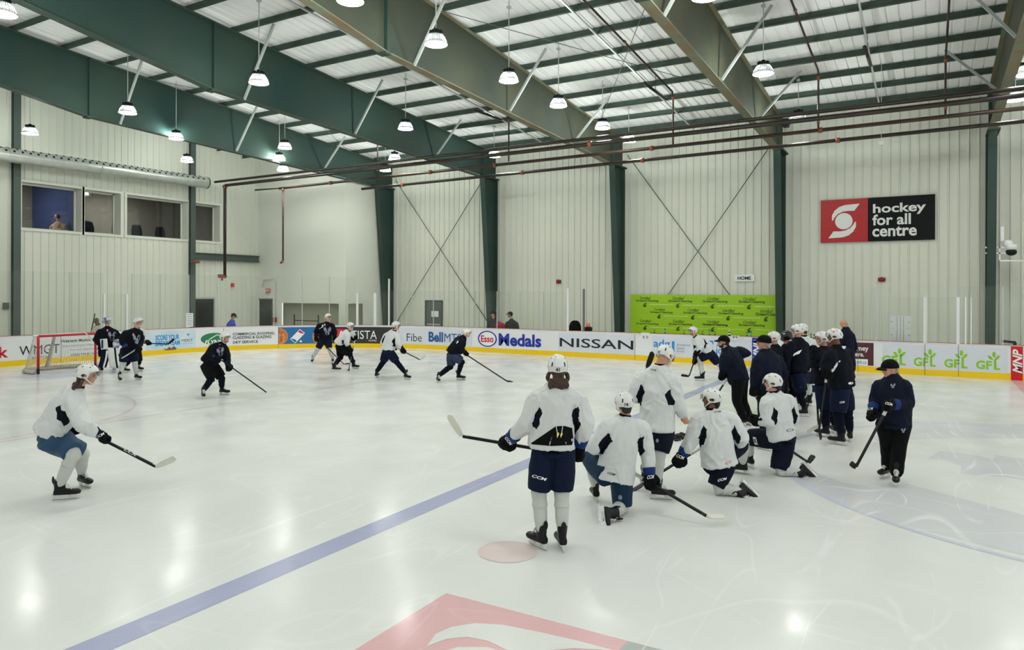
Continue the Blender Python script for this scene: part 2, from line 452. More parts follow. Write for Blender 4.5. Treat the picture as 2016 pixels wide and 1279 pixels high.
# roof
mb = MB(); x0, x1 = XL-.3, 12.0; prof = []
x = x0
while x < x1: prof += [(x, 0), (x+.235, 0), (x+.25, .03), (x+.285, .03), (x+.3, 0)]; x += .31
rings = [(YW+.2, T(YW)+.2), (3, T(3)+.2), (-9, T(-9)+.2)]
vs = [(a, y, z+d) for y, z in rings for a, d in prof]; n = len(prof)
mb.add(vs, [(j*n+i, j*n+i+1, (j+1)*n+i+1, (j+1)*n+i) for j in range(2) for i in range(n-1)])
tag(mb.build('ceiling', DECK), 'white ribbed roof liner above the green purlins', kind='structure')
# enclosing walls outside the picture, they only send light back
mb = MB(); mb.box((XL, -9.1, 0), (12, -9, T(-9)+.2)); tag(mb.build('wall_front', WALLW), kind='structure')

# frames
FX = [-27.12, -20.62, -14.05, -7.35, -.54, 6.1]
FN = ['leftmost green frame', 'second green frame from the left', 'third green frame from the left', 'fourth green frame from the left', 'rightmost green frame in view', 'green frame beyond the right edge']
for fx, fn in zip(FX, FN):
    e = empty('steel_frame', (fx, YW, 0), fn+', tapered column rising into a deep roof beam', 'steel frame')
    inn = [(30.02, 0), (29.25, 8.12)]; bot = [(29.25, 8.12), (14.5, 8.62), (9.2, 9.42), (3, 9.9), (-9, 8.8)]
    mb = MB()
    colp = [(30.44, 0), (30.02, 0), (29.25, 8.12), (29.25, 8.2), (30.44, 8.2)]
    mb.poly([(fx-.01, y, z) for y, z in colp], (1, 0, 0), .02)
    mb.bar((fx, 30.0, 0), (fx, 29.25, 8.12), .26, .03, up=V((0, 1, 0)))
    mb.box((fx-.13, 30.41, 0), (fx+.13, 30.44, 8.2))
    mb.build('column', GREEN, e, fix=True)
    rp = [(30.44, 8.2), (29.25, 8.2)]+bot[1:]+[(-9, T(-9)), (3, T(3)), (30.44, T(30.44))]
    mb = MB(); mb.poly([(fx-.01, y, z) for y, z in rp], (1, 0, 0), .02)
    mb.build('rafter', GREEN if fx < -16 else GREEN3 if fx < -10 else GREEN4, e, fix=True)
    mb = MB()
    for a, b in zip(bot[:-1], bot[1:]): mb.bar((fx, a[0], a[1]), (fx, b[0], b[1]), .26, .03)
    mb.bar((fx, 30.44, T(30.44)-.01), (fx, 3, T(3)-.01), .24, .025); mb.bar((fx, 3, T(3)-.01), (fx, -9, T(-9)-.01), .24, .025)
    mb.build('flange', GREEN2 if fx > -16 else PURL, e)
    for yy, zb in ((14.5, 8.62), (9.2, 9.42)):
        mb = MB(); mb.box((fx-.12, yy-.02, zb), (fx+.12, yy+.02, T(yy))); mb.box((fx-.14, yy-.1, zb-.05), (fx+.14, yy+.1, zb)); mb.build('stiffener', GREEN, e)
    mb = MB(); mb.box((fx-.12, 29.23, 8.15), (fx+.12, 29.27, T(29.25))); mb.box((fx-.14, 29.2, 8.1), (fx+.22, 30.44, 8.16)); mb.build('cap_plate', GREEN, e)
# purlins, numbered out from the far wall
ORD = ['first', 'second', 'third', 'fourth', 'fifth', 'sixth', 'seventh', 'eighth', 'ninth', 'tenth', 'eleventh', 'twelfth', 'thirteenth', 'fourteenth']
for k in range(13):
    y = 29.28-1.55*k; z = T(y)
    mb = MB(); mb.box((XL, y-.012, z+.005), (12, y+.012, z+.2)); mb.box((XL, y-.08, z+.005), (12, y, z+.02)); mb.box((XL, y, z+.185), (12, y+.08, z+.2))
    o = tag(mb.build('roof_purlin', PURL), '%s green roof purlin out from the far wall' % ORD[k], 'purlin', 'roof purlins')
# flange braces
for fi, fx in enumerate(FX[:5]):
    for j, y in enumerate((25.4, 20.45, 15.55)):
        sg = -1 if fi == 4 else 1
        mb = MB(); mb.bar((fx+sg*.12, y, 8.47+(.1 if y < 16 else 0)), (fx+sg*1.42, y, T(y)+.1), .065, .065)
        tag(mb.build('flange_brace', BRACE), 'pale diagonal brace on the %s, %s from the far wall' % (FN[fi].replace(' in view', ''), ORD[j]), 'brace', 'diagonal flange braces')
# thin sag strut and bracing rods under the roof
for X_, nm in ((-3.9, 'right of the fourth frame'), (-10.7, 'right of the third frame'), (-17.4, 'right of the second frame')):
    mb = MB(); mb.bar((X_, 29.8, T(29.8)-.03), (X_, 8, T(8)-.03), .05, .05)
    tag(mb.build('sag_rod', ALU), 'pale strut running under the purlins %s' % nm, 'strut')
RODS = [((-13.9, 16.5), (-7.5, 27.0)), ((-13.9, 27.5), (-7.5, 16.5)), ((-27, 16), (-20.8, 27)), ((-26.9, 27), (-20.7, 15))]
for k, (a, b) in enumerate(RODS):
    mb = MB(); mb.tube([(a[0], a[1], T(a[1])-.12), (b[0], b[1], T(b[1])-.12)], .011, 5)
    tag(mb.build('bracing_rod', GREYST), '%s thin roof bracing rod, %s bay' % (('rising', 'falling')[k % 2], 'right-hand' if k < 2 else 'left-hand'), 'bracing rod')
# wall X bracing
for k, (a, b, nm) in enumerate([((-26.85, .9), (-20.8, 8.9), 'leftmost crossed pair, rod rising to the right'), ((-20.8, .9), (-26.85, 8.6), 'leftmost crossed pair, rod falling to the right'),
                  ((-13.75, .0), (-7.45, 9.0), 'crossed pair above the green backdrop, rod rising to the right'), ((-7.5, .0), (-13.8, 8.7), 'crossed pair above the green backdrop, rod falling to the right')]):
    mb = MB(); yy = 30.38+.04*(k % 2)
    mb.tube([(a[0], yy, a[1]), (b[0], yy, b[1])], .018, 6)
    tag(mb.build('wall_brace_rod', GREYST), nm, 'bracing rod')
# eave pipes
def pipe(name, pts, r, m, label, couplings=(), cat='pipe'):
    mb = MB(); mb.tube(pts, r, 10)
    o = tag(mb.build(name, m), label, cat)
    if couplings:
        for c, ax in couplings:
            mb = MB(); c = V(c); ax = V(ax); mb.tube([c-ax*.06, c+ax*.06], r*1.45, 10); mb.build('coupling', COPPER, o)
    return o
EX = V((1, 0, 0)); EY = V((0, 1, 0))
BRX = [-30.5, -23.3, -16.6, -10.0, -5.35, -1.95]
pipe('sprinkler_pipe', [(-25.2, 26, 7.47), (11, 26, 7.72)], .062, PIPE, 'lowest long dark pipe along the far side', [((x, 26, 7.47+(x+25.2)*.0069), EX) for x in (-22.8, -16.6, -11.5, -4.9)])
pipe('sprinkler_pipe', [(-29.6, 25, 7.68), (11, 25, 7.86)], .062, PIPE2, 'long rusty sprinkler main, second from the bottom', [((x, 25, 7.68+(x+29.6)*.0044), EX) for x in (-26.2, -20.5, -17.3, -10.8, -5.3)])
pipe('sprinkler_pipe', [(-31.65, 23.5, 3.4), (-31.65, 23.5, 7.7), (-31.6, 23.5, 7.78), (11, 23.5, 7.85)], .072, PIPE, 'dark main with a riser against the left end wall', [((-31.65, 23.5, 7.72), EX), ((-12.5, 23.5, 7.81), EX)])
pipe('sprinkler_pipe', [(-32.4, 23.5, 8.0), (11, 23.5, 8.03)], .06, PIPE, 'uppermost long dark pipe along the far side')
pipe('drop_pipe', [(-31.3, 25, 7.72), (-29.33, 25, 7.68), (-29.33, 25, 4.15), (-29.45, 24.95, 4.05)], .045, PIPE2, 'rusty pipe dropping in front of the white corner block', [((-29.33, 25, 7.6), UP), ((-29.36, 24.98, 4.12), UP)])
for k, x in enumerate(BRX):
    yt = 23.5 if 0 else 24.9
    if k == 0: continue
    pipe('branch_pipe', [(x, yt, 7.8), (x, yt, T(yt)-.35), (x+.01, yt-.15, T(yt)-.2), (x+.05, 4, T(4)-.3)], .03, PIPE2 if k > 2 else PIPE,
         '%s sprinkler branch pipe from the left running up the roof' % ORD[k-1], [((x, yt, 8.05), UP), ((x, yt, T(yt)-.4), UP), ((x+.02, 20.3, T(20.3)-.22), EY), ((x+.02, 15.3, T(15.3)-.24), EY)])
# riser fittings at left
mb = MB(); mb.tube([(-32.1, 23.5, 3.42), (-31.6, 23.5, 3.4)], .09, 10); mb.tube([(-31.85, 23.5, 3.45), (-31.85, 23.5, 3.2)], .05, 8)
tag(mb.build('pipe_fitting', COPPER), 'orange pipe fitting at the foot of the left riser', 'pipe fitting')
mb = MB(); mb.tube([(-33.5, 23.0, 4.1), (-32.9, 23.0, 4.1)], .06, 10); tag(mb.build('pipe_fitting', COPPER), 'orange valve on the dark end wall column', 'pipe fitting')
# duct
mb = MB(); R = .27; c0, c1 = V((-32.6, 8, 7.78)), V((-32.6, 23.15, 7.94)); n = 46; pts = []; rs = []
for i in range(n+1):
    t = i/n; p = c0.lerp(c1, t); pts += [p-V((0, .015, 0)), p+V((0, .015, 0))]; rs += [R+.012, R]
mb.tube(pts, rs, 28)
dct = mb.build('duct', GALV); tag(dct, 'long round galvanised air duct below the left roof edge', 'duct')
mb = MB(); mb.tube([(-32.6, 23.14, 7.94), (-32.6, 23.22, 7.94)], .285, 24); mb.build('end_cap', GREYST, dct)
mb = MB()
for row, an in ((0, 58), (1, 28)):
    for i in range(52):
        t = (i+.5*row)/52; p = c0.lerp(c1, .02+.97*t); a = math.radians(an); dr = V((math.cos(a), 0, math.sin(a)))
        mb.tube([p+dr*(R-.01), p+dr*(R+.016)], .045, 8)
o = mb.build('vent_hole', BLACK, dct); o['kind'] = 'stuff'
for yy in (14.5, 18, 22):
    mb = MB(); mb.tube([(-32.6, yy, 8.2), (-32.6, yy, T(yy))], .008, 4); mb.tube([V((-32.6, yy, 7.87))+V((math.cos(a), 0, math.sin(a)))*.285 for a in [i*PI/12 for i in range(25)]], .01, 4); mb.build('hanger', ALU, dct)

# high bay lamps
LAMPS = {-18.25: [14.2, 20.56, 26.47], -24.6: [14.36, 20.84, 26.95], -30.65: [14.38, 20.75], -26.8: [17.58, 22.51], -12.2: [11.32, 14.15, 17.46, 20.46, 23.89, 26.4], -6.1: [14.61, 20.22, 25.98], -.15: [23.69, 26.57], -18.9: [8.21], 0.05: [17.2, 14], -28.8: [24.51], -22.33: [24.89]}
BAY = {-18.25: 'between the second and third frames', -24.6: 'in the first bay from the left', -30.65: 'in front of the left end wall', -26.8: 'beside the leftmost frame', -12.2: 'between the third and fourth frames', -6.1: 'right of the fourth frame', -.15: 'at the rightmost frame', -18.9: 'cut off at the upper left corner', .05: 'beyond the right edge', -28.8: 'seen just under the leftmost beam', -22.33: 'close to the second frame'}
def lamp_meshes():
    A = MB(); prof = [(0, .0), (.05, .0), (.07, -.06), (.15, -.08), (.17, -.1), (.17, -.15)]
    def lathe(mb, prof, seg=28, mi=0):
        vs = [(r*math.cos(2*PI*k/seg), r*math.sin(2*PI*k/seg), z) for r, z in prof for k in range(seg)]
        fs = [(i*seg+k, (i+1)*seg+k, (i+1)*seg+(k+1) % seg, i*seg+(k+1) % seg) for i in range(len(prof)-1) for k in range(seg)]
        mb.add(vs, fs, mi, True)
    lathe(A, [(.004, .36), (.05, .36), (.055, .3), (.14, .28), (.155, .26), (.16, .22), (.0, .22)])
    for k in range(12):
        a = 2*PI*k/12; A.obox((.12*math.cos(a), .12*math.sin(a), .29), V((math.cos(a), math.sin(a), 0))*.035, V((-math.sin(a), math.cos(a), 0))*.004, UP*.03)
    B = MB(); lathe(B, [(.15, .23), (.2, .16), (.24, .08), (.27, .0), (.265, .0), (.235, .08), (.195, .16), (.145, .23)])
    for k in range(30):
        a = 2*PI*k/30; c, s = math.cos(a), math.sin(a); B.tube([(.155*c, .155*s, .23), (.205*c, .205*s, .16), (.245*c, .245*s, .08), (.275*c, .275*s, 0)], .006, 4)
    C_ = MB(); lathe(C_, [(.0, -.012), (.2, -.012), (.262, .0), (.262, .01), (0, .01)])
    return A.mesh('housing', BLACK), B.mesh('refractor', LAMPGL), C_.mesh('lens', LENS)
LM = lamp_meshes()
ld = bpy.data.lights.new('lamp_light', 'AREA'); ld.shape = 'DISK'; ld.size = .5; ld.energy = LAMP_W; ld.color = (.98, 1, .95); ld.spread = math.radians(165)
lp = bpy.data.lights.new('refractor_light', 'POINT'); lp.shadow_soft_size = .1; lp.energy = LAMP_W*16; lp.color = (.98, 1, .96)
OUT = {X_: [y for y in (8.2, 2.2, -4) if not (X_ == -18.25 and y > 8)] for X_ in (-24.6, -18.25, -12.2, -6.1, 0.1, 6.7)}
OUT[6.7] = [26, 20.2, 14.3]+OUT[6.7]; BAY[6.7] = 'far right, beyond the picture'; BAY[0.1] = 'right, behind the camera'
LALL = [(X_, ys, 0) for X_, ys in LAMPS.items()]+[(X_, ys, 1) for X_, ys in OUT.items()]
for X_, ys, outside in LALL:
    ys = sorted(ys, reverse=True)
    for j, y in enumerate(ys):
        if outside: pos = ', %s one out of frame' % ORD[j]
        else: pos = '' if len(ys) == 1 else ', %s from the far wall' % ORD[j]
        e = empty('high_bay_lamp', (X_, y, 8.4), 'white bell-shaped hanging lamp %s%s' % (BAY[X_], pos), 'lamp', 'high bay lamps')
        for nm, me in zip(('housing', 'refractor', 'lens'), LM): link(bpy.data.objects.new(nm, me), e)
        mb = MB(); mb.tube([(X_, y, 8.75), (X_, y, T(y)+.195)], .012, 6); mb.box((X_-.05, y-.05, T(y)-.02), (X_+.05, y+.05, T(y)+.04)); mb.build('rod', ALU, e)
        l = bpy.data.objects.new('light', ld); link(l, e); l.location = (0, 0, -.03)
        l = bpy.data.objects.new('light', lp); link(l, e); l.location = (0, 0, .08)
# radiant tube heaters (short dark tubes) near the roof
for a, b, nm in (((933, 216), (987, 236), 'short black tube hanging in the second bay'), ((1268, 163), (1312, 196), 'short black tube hanging in the third bay'), ((1702, 92), (1714, 129), 'short brass-coloured tube hanging in the fourth bay')):
    d = 9.7; pa, pb = onZ(*a, 9.5), onZ(*b, 9.4); mb = MB(); mb.tube([pa, pb], .05, 8); mb.tube([pa.lerp(pb, .5), V((pa.lerp(pb, .5).x, pa.lerp(pb, .5).y, T(pa.lerp(pb, .5).y)+.2))], .01, 4)
    tag(mb.build('tube_unit', PIPE), nm, 'tube')

# end wall: posts, ledge, windows, doors
for y, nm in ((15.28, 'dark steel post on the end wall beside the far left window'), (23.1, 'dark steel post on the end wall before the last window')):
    mb = MB(); mb.box((XL+.03, y-.13, 0), (XL+.06, y+.13, T(y))); mb.box((XL+.2, y-.13, 0), (XL+.23, y+.13, T(y))); mb.box((XL+.03, y-.01, 0), (XL+.2, y+.01, T(y)))
    tag(mb.build('wall_post', mat('post_green', '4c5a52', .5)), nm, 'post')
mb = MB(); mb.box((XL+.03, 23.26, 4.24), (XL+.2, 27.15, 4.27)); mb.box((XL+.03, 23.26, 4.56), (XL+.2, 27.15, 4.59)); mb.box((XL+.1, 23.26, 4.24), (XL+.12, 27.15, 4.59))
tag(mb.build('wall_beam', mat('post_green', '4c5a52')), 'short horizontal steel beam on the end wall', 'beam')
for k, (a, b) in enumerate(WINS):
    e = empty('window_%d' % (k+1), (XL, a, WZ[0]), kind='structure')
    mb = MB(); D = .5; z0, z1 = WZ
    for q in ((a-.1, z0-.1, b+.1, z0), (a-.1, z1, b+.1, z1+.1), (a-.1, z0, a, z1), (b, z0, b+.1, z1)): mb.box((XL+.0, q[0], q[1]), (XL+.05, q[2], q[3]))
    mb.box((XL-D, a-.03, z0), (XL, a, z1)); mb.box((XL-D, b, z0), (XL, b+.03, z1)); mb.box((XL-D, a, z0-.03), (XL, b, z0)); mb.box((XL-D, a, z1), (XL, b, z1+.03))
    mb.box((XL-D, a, z1-.06), (XL-D+.05, b, z1)); mb.box((XL-D, a, z0), (XL-D+.05, b, z0+.06)); mb.box((XL-D, b-.06, z0), (XL-D+.05, b, z1))
    mb.build('frame', WALLW, e)
    mb = MB(); mb.box((XL-D+.01, a, z0), (XL-D+.03, b, z1)); mb.build('pane', DGLASS, e)
mb = MB(); mb.box((XL-4, 13, 4.2), (XL-.52, 26, 4.25)); mb.box((XL-4.05, 13, 4.2), (XL-4, 26, 7.7)); mb.box((XL-4, 13, 7.65), (XL-.52, 26, 7.7)); mb.box((XL-4, 26, 4.2), (XL-.52, 26.05, 7.7)); mb.box((XL-4, 12.95, 4.2), (XL-.52, 13, 7.7)); mb.box((XL-4, 17.88, 4.2), (XL-.52, 17.95, 7.7))
tag(mb.build('wall_upstairs', mat('upstairs_wall', '8a8476', .9)), kind='structure')
mb = MB(); mb.box((XL-3.95, 17.84, 4.3), (XL-.55, 17.87, 7.6)); tag(mb.build('wall_feature', mat('deep_blue_wall', '36426c', .9)), kind='structure')
ld2 = bpy.data.lights.new('room_light', 'AREA'); ld2.size = 1.0; ld2.energy = 110
l = link(bpy.data.objects.new('room_light', ld2)); l.location = (XL-2, 15.6, 7.6)
l = link(bpy.data.objects.new('room_light', ld2)); l.location = (XL-2, 21, 7.6)
# chairs upstairs behind the windows
for k, (y, nm) in enumerate(((19.0, 'dark chair behind the second upper window'), (20.35, 'dark chair at the left of the third upper window'), (21.3, 'dark chair in the middle of the third upper window'), (22.5, 'dark chair at the right of the third upper window'), (24.1, 'dark chair behind the fourth upper window'))):
    e = empty('office_chair', (XL-1.3, y, 4.25), nm, 'chair', 'chairs behind the upper windows'); z = 4.25
    mb = MB(); mb.box((XL-1.55, y-.25, z+.95), (XL-1.05, y+.25, z+1.03)); mb.build('seat', BLACK, e)
    mb = MB(); mb.loft([((XL-1.5, y, z+1.05), EY*.24, EX*.04), ((XL-1.52, y, z+1.3), EY*.27, EX*.05), ((XL-1.56, y, z+1.62), EY*.2, EX*.03)], p=3); mb.build('backrest', BLACK, e)
    mb = MB(); mb.tube([(XL-1.3, y, z), (XL-1.3, y, z+.96)], .03, 6); mb.build('leg', GREYST, e)
def door(i, name, pts, m, extra=None):
    e = empty(name, pts[0], kind='structure'); return e
e = empty('door_1', (XL, 23.4, 0), kind='structure')
mb = MB(); mb.box((XL-.02, 23.3, 2.3), (XL+.06, 24.5, 2.38)); mb.box((XL-.02, 24.42, 0), (XL+.06, 24.5, 2.3)); mb.build('frame', ALU, e)
mb = MB(); mb.box((XL-.03, 23.3, 0), (XL-.01, 24.42, 2.3)); mb.build('pane', glassy('door_glass', (.35, .36, .36), .04, 1.0, .02, '40484a'), e)
mb = MB(); mb.box((XL-2, 22.8, 0), (XL-1.95, 26.5, 2.6)); mb.box((XL-2, 25.6, 0), (XL-.1, 25.65, 2.6)); mb.box((XL-2, 22.8, 2.6), (XL-.1, 26.5, 2.65)); tag(mb.build('wall_lobby', DARKROOM), kind='structure')
mb = MB(); mb.box((XL-.9, 23.4, 0), (XL-.4, 23.9, 1.75)); tag(mb.build('cabinet', mat('tan', '8a7358')), 'brown box seen through the glass door in the end wall', 'cabinet')
e = empty('door_2', (-33.6, yb, 0), kind='structure')
mb = MB(); mb.box((-33.62, yb-.02, 2.22), (-32.55, yb+.05, 2.3)); mb.box((-32.62, yb-.02, 0), (-32.55, yb+.05, 2.22)); mb.build('frame', mat('door_green', '46504a'), e)
mb = MB(); mb.box((-33.62, yb+.03, 0), (-32.6, yb+.06, 2.22)); mb.build('pane', mat('door_dark', '25302c', .2), e)
e = empty('door_3', (-24.9, YW, 0), kind='structure')
mb = MB(); mb.box((DOORF[0], YW-.06, 0), (DOORF[0]+.06, YW+.02, 2.25)); mb.box((DOORF[1]-.06, YW-.06, 0), (DOORF[1], YW+.02, 2.25)); mb.box((DOORF[0], YW-.06, 2.18), (DOORF[1], YW+.02, 2.25)); mb.build('frame', mat('door_green', '46504a'), e)
mb = MB(); mb.box((DOORF[0]+.06, YW-.03, 0), (DOORF[1]-.06, YW, 2.18)); d_ = mb.build('leaf', mat('door_leaf', '5a625c', .5), e)
mb = MB(); mb.box((-24.5, YW-.04, 1.4), (-24.05, YW-.03, 1.7)); mb.build('notice', PWHITE, e)
mb = MB(); mb.box((-24.75, YW-.08, .98), (-23.95, YW-.04, 1.04)); mb.build('handle', ALU, e)
# small wall things
def wallbox(name, a, b, m, label, cat): mb = MB(); mb.box(a, b); return tag(mb.build(name, m), label, cat)
es = wallbox('exit_sign', (-33.0, yb-.1, 2.62), (-32.7, yb-.02, 2.84), mat('exit_red', 'e0606a', .5, emit=0), 'small red exit sign above the corner door', 'sign')
lay(text2d('EXIT', .03), lambda u, v: V((-32.97+.24*u, yb-.105, 2.67+.12*v)), 'lettering', LWHITE, es)
wallbox('fire_alarm', onX(457, 561, XL+.04)-V((0, .09, .1)), onX(457, 561, XL+.04)+V((.06, .09, .1)), RED, 'small red alarm on the end wall left of the corner', 'alarm')
wallbox('wall_box', onX(11, 602, XL+.04)-V((0, .1, .13)), onX(11, 602, XL+.04)+V((.05, .1, .13)), GREYST, 'small grey electrical box low on the far left wall', 'electrical box')
for px, nm in ((1100, 'dark red round alarm on the wall above the empty stretch of glass'), (1736, 'dark red round alarm on the wall below the large sign')):
    c = onY(px, 554 if px < 1200 else 550, YW-.04); mb = MB(); mb.tube([c, c-EY*.08], .09, 14); mb.box(tuple(c+V((-.12, -.03, -.07))), tuple(c+V((.12, 0, .07)))); tag(mb.build('fire_alarm', mat('alarm_red', '8c2420')), nm, 'alarm')
mb = MB(); mb.tube([(-33.3, yb-.05, 2.9), (-33.2, yb-.05, 3.3), (-32.4, yb-.05, 3.3), (-32.3, yb-.05, 3.2), (-32.3, yb-.05, .9)], .02, 6); tag(mb.build('conduit', ALU), 'thin metal conduit looping round the corner door', 'conduit')
cbx = wallbox('pull_station', (-32.4, yb-.12, 1.05), (-32.2, yb-.03, 1.3), mat('alarm_red', '8c2420'), 'small red pull station beside the corner door', 'alarm')

# signs on the far wall
def wplane(x0, y0, x1, y1, Y):
    a, b = onY(x0, (y0+y1)/2, Y), onY(x1, (y0+y1)/2, Y)
    zt = (onY(x0, y0, Y).z+onY(x1, y0, Y).z)/2; zb = (onY(x0, y1, Y).z+onY(x1, y1, Y).z)/2
    return a.x, b.x, zb, zt
SW = [(.83,.88),(.52,.865),(.40,.825),(.30,.74),(.245,.63),(.245,.52),(.265,.51),(.30,.58),(.37,.66),(.47,.71),(.58,.725),(.72,.72)]
SW2 = [(1-x, .98-y) for x, y in SW]
def bank_sign(e, fn, w, h, mr, mk, mw):
    """red square with swirl and black panel; fn(u,v) with u in metres, v in metres"""
    sq = 0.43*w
    lay(grid2d(1), lambda u, v: fn(u*sq, v*h, 0), 'red_panel', mr, e); lay(grid2d(1), lambda u, v: fn(sq+u*(w-sq), v*h, 0), 'black_panel', mk, e)
    lay(flat2d(SW), lambda u, v: fn(u*sq, v*h, 1), 'emblem', mw, e); lay(flat2d(SW2), lambda u, v: fn(u*sq, v*h, 1), 'emblem', mw, e)
    lay(disc2d(32), lambda u, v: fn((.315+.37*u)*sq, (.30+.38*v)*h, 1), 'emblem', mw, e)
    for s, (a, b, c, d) in {'hockey': (.475, .925, .58, .85), 'for all': (.47, .80, .36, .61), 'centre': (.47, .85, .10, .33)}.items():
        lay(text2d(s, .025), lambda u, v: fn((a+(b-a)*u)*w, (c+(d-c)*v)*h, 1), 'lettering', mw, e)
e = empty('wall_sign', (-4, 30.4, 4.6), 'large red and black hockey for all centre sign on the far wall', 'sign')
mb = MB(); mb.box((-5.95, 30.41, 4.6), (-2.17, YW-.04, 6.22)); mb.build('backing', BLACK, e)
bank_sign(e, lambda x, z, k: V((-5.95+x, 30.405-.006*k, 4.6+z)), 3.78, 1.62, mat('sign_red', 'b00a16', .4), mat('sign_black', '07090c', .5, spec=.2), mat('sign_white', 'e2e4e0', .5))
e = empty('wall_sign', (-8.8, 30.4, 3.2), 'small white HOME sign above the green backdrop', 'sign')
mb = MB(); mb.box((-9.2, 30.42, 3.14), (-8.4, YW-.03, 3.41)); mb.build('board', PWHITE, e)
lay(text2d('HOME', .03), lambda u, v: V((-9.06+.52*u, 30.41, 3.2+.14*v)), 'lettering', INK, e)
# green backdrop
e = empty('backdrop', (-10.5, 30.35, .95), 'lime green advertising backdrop on the wall behind the bench', 'banner')
mb = MB(); mb.box((-13.6, 30.28, .95), (-7.45, 30.31, 2.59)); [mb.box((x, 30.31, .95), (x+.05, YW-.03, 1.0)) for x in (-13.5, -10.5, -7.55)]; mb.build('banner', GRN, e)
def bd(x0, y0, x1, y1, sh, nm, m):
    f = lambda x, y: onY(1200+x/5.6, 560+y/5.6, 30.27)
    a = f(x0, y0); b = f(x1, y1); s = 0.0
    lay(sh, lambda u, v: V((a.x+(b.x-a.x)*u, 30.27, b.z+(a.z-b.z)*v)), nm, m, e)
LEAF = [flat2d([(0, 0), (.05, .35), (.25, .7), (.6, .95), (1, 1), (.7, .8), (.4, .55), (.15, .3)]), flat2d([(.1, 0), (.25, .3), (.5, .5), (.9, .6), (.65, .4), (.4, .2)]), flat2d([(.3, .0), (.4, .2), (.65, .28), (.95, .25), (.7, .12), (.45, .02)])]
for row, (xs, y0) in enumerate([((290, 648, 1025, 1422), 135), ((447, 812, 1198, 1608), 262), ((292, 650, 1025, 1422), 388)]):
    for k, x in enumerate(xs):
        s = 1+.055*k; yy = y0+k*2.5*(1 if row == 0 else 2 if row == 1 else 1.6)
        w = (1865-x) if x+270*s > 1868 else 0
        dk = GRND if not (row == 2 and k == 2) else INK
        bd(x+45*s, yy-3, x+165*s, yy+28*s, text2d('Certified', 0, .35), 'lettering', INK)
        bd(x, yy+30, min(x+250*s, 1860), yy+60*s, text2d('Green/Cleaning' if not w else 'Green/Cleani', .03), 'lettering', dk)
        for lf in LEAF: bd(x+78*s, yy+65*s, x+125*s, yy+113*s, lf, 'emblem', BLACK)
        if x+160*s < 1700: bd(x+150*s, yy+76*s, min(x+415*s, 1862), yy+96*s, text2d('certifiedgreencleaning.com', .02), 'lettering', GRNW)
# camera unit on the right column
e = empty('security_camera', (-.3, 29.6, 4.6), 'white dome camera on a bracket at the right column', 'camera')
f = lambda x, y: onY(x, y, 29.7)
mb = MB(); mb.bar(f(1940, 487), f(2000, 487), .05); mb.bar(f(1940, 498), f(2000, 498), .05); mb.bar(f(1968, 486), f(1968, 512), .05); mb.bar(f(1968, 513), f(2020, 513), .05); mb.build('bracket', PWHITE, e)
mb = MB(); mb.bar(f(1973, 446), f(1973, 474), .1); mb.build('antenna', PWHITE, e)
mb = MB(); c = f(1991, 496); mb.ellipsoid(c, EX*.16, EY*.16, UP*.12); mb.build('dome', BLACK, e)
mb = MB(); c = f(1991, 488); mb.tube([c-UP*.06, c+UP*.12], .17, 16); mb.ball(f(1985, 480), .14); mb.build('housing', PWHITE, e)
# black speaker/bracket on the column top at px 1545,240
c = onY(1548, 240, 29.3); mb = MB(); mb.box(tuple(c-V((.1, .2, .2))), tuple(c+V((.1, .1, .1)))); mb.tube([c, c+V((.15, 0, -.1))], .03, 6); tag(mb.build('wall_camera', BLACK), 'small black device on top of the fourth column', 'camera')
c = onY(1735, 281, 25.9); mb = MB(); mb.box(tuple(c-V((.07, .04, .07))), tuple(c+V((.07, .04, .07)))); mb.tube([c, V((c.x, c.y, T(c.y)+.2))], .008, 4); tag(mb.build('sensor', PWHITE), 'small white sensor hanging on a wire left of the sign corner', 'sensor')

# ------------------------------------------------------------------ ice and paint
mb = MB(); mb.add([(-40, -9, 0), (14, -9, 0), (14, 36, 0), (-40, 36, 0)], [(0, 1, 2, 3)])
ice = tag(mb.build('floor', ICE), 'white scratched ice surface of the rink', kind='structure')
def paint(shape, fn, nm, m, z=.002):
    o = lay(shape, lambda u, v: fn(u, v)+V((0, 0, z)), nm, m, ice); o['kind'] = 'structure'; return o
def strip(x0, x1, y0, y1, nm, m, z=.002): paint(grid2d(1), lambda u, v: V((x0+(x1-x0)*u, y0+(y1-y0)*v, 0)), nm, m, z)
def ring(cx, cy_, r, w, nm, m, a0=0, a1=360, z=.0025):
    paint(disc2d(96, a0, a1, (r-w)/r), lambda u, v: V((cx+r*(2*u-1), cy_+r*(2*v-1), 0)), nm, m, z)
YM = 13.865; BW = 27.73
strip(-7.925, -7.62, 0, BW, 'blue_line', ICE_BLUE); strip(-.15, .15, 0, BW, 'center_line', ICE_RED)
strip(-16.86, -16.80, 0, BW, 'ringette_line', ICE_PINK); strip(-27.16, -27.1, 1.6, BW-1.7, 'goal_line', ICE_RED)
ring(0, YM, 4.57, .09, 'center_circle', ICE_PALE)
for y in (YM-6.71, YM+6.71):
    ring(-21.03, y, 4.5, .06, 'faceoff_circle', ICE_PINK); ring(-6.1, y, .31, .31*.999, 'faceoff_spot', ICE_SPOT, z=.002); ring(-6.1, y, .31, .04, 'faceoff_ring', ICE_PINK, z=.003); ring(-21.03, y, .31, .3, 'faceoff_spot', ICE_PINK)
paint(disc2d(40, -90, 90), lambda u, v: V((-27.1+1.83*(2*u-1), YM+1.83*(2*v-1), 0)), 'goal_crease', ICE_PALE, .0015)
def onice(pts, nm, m, z=.0018):
    P = [onZ(x, y, 0) for x, y in pts]; paint(flat2d([(p.x, p.y) for p in P]), lambda u, v: V((u, v, 0)), nm, m, z)
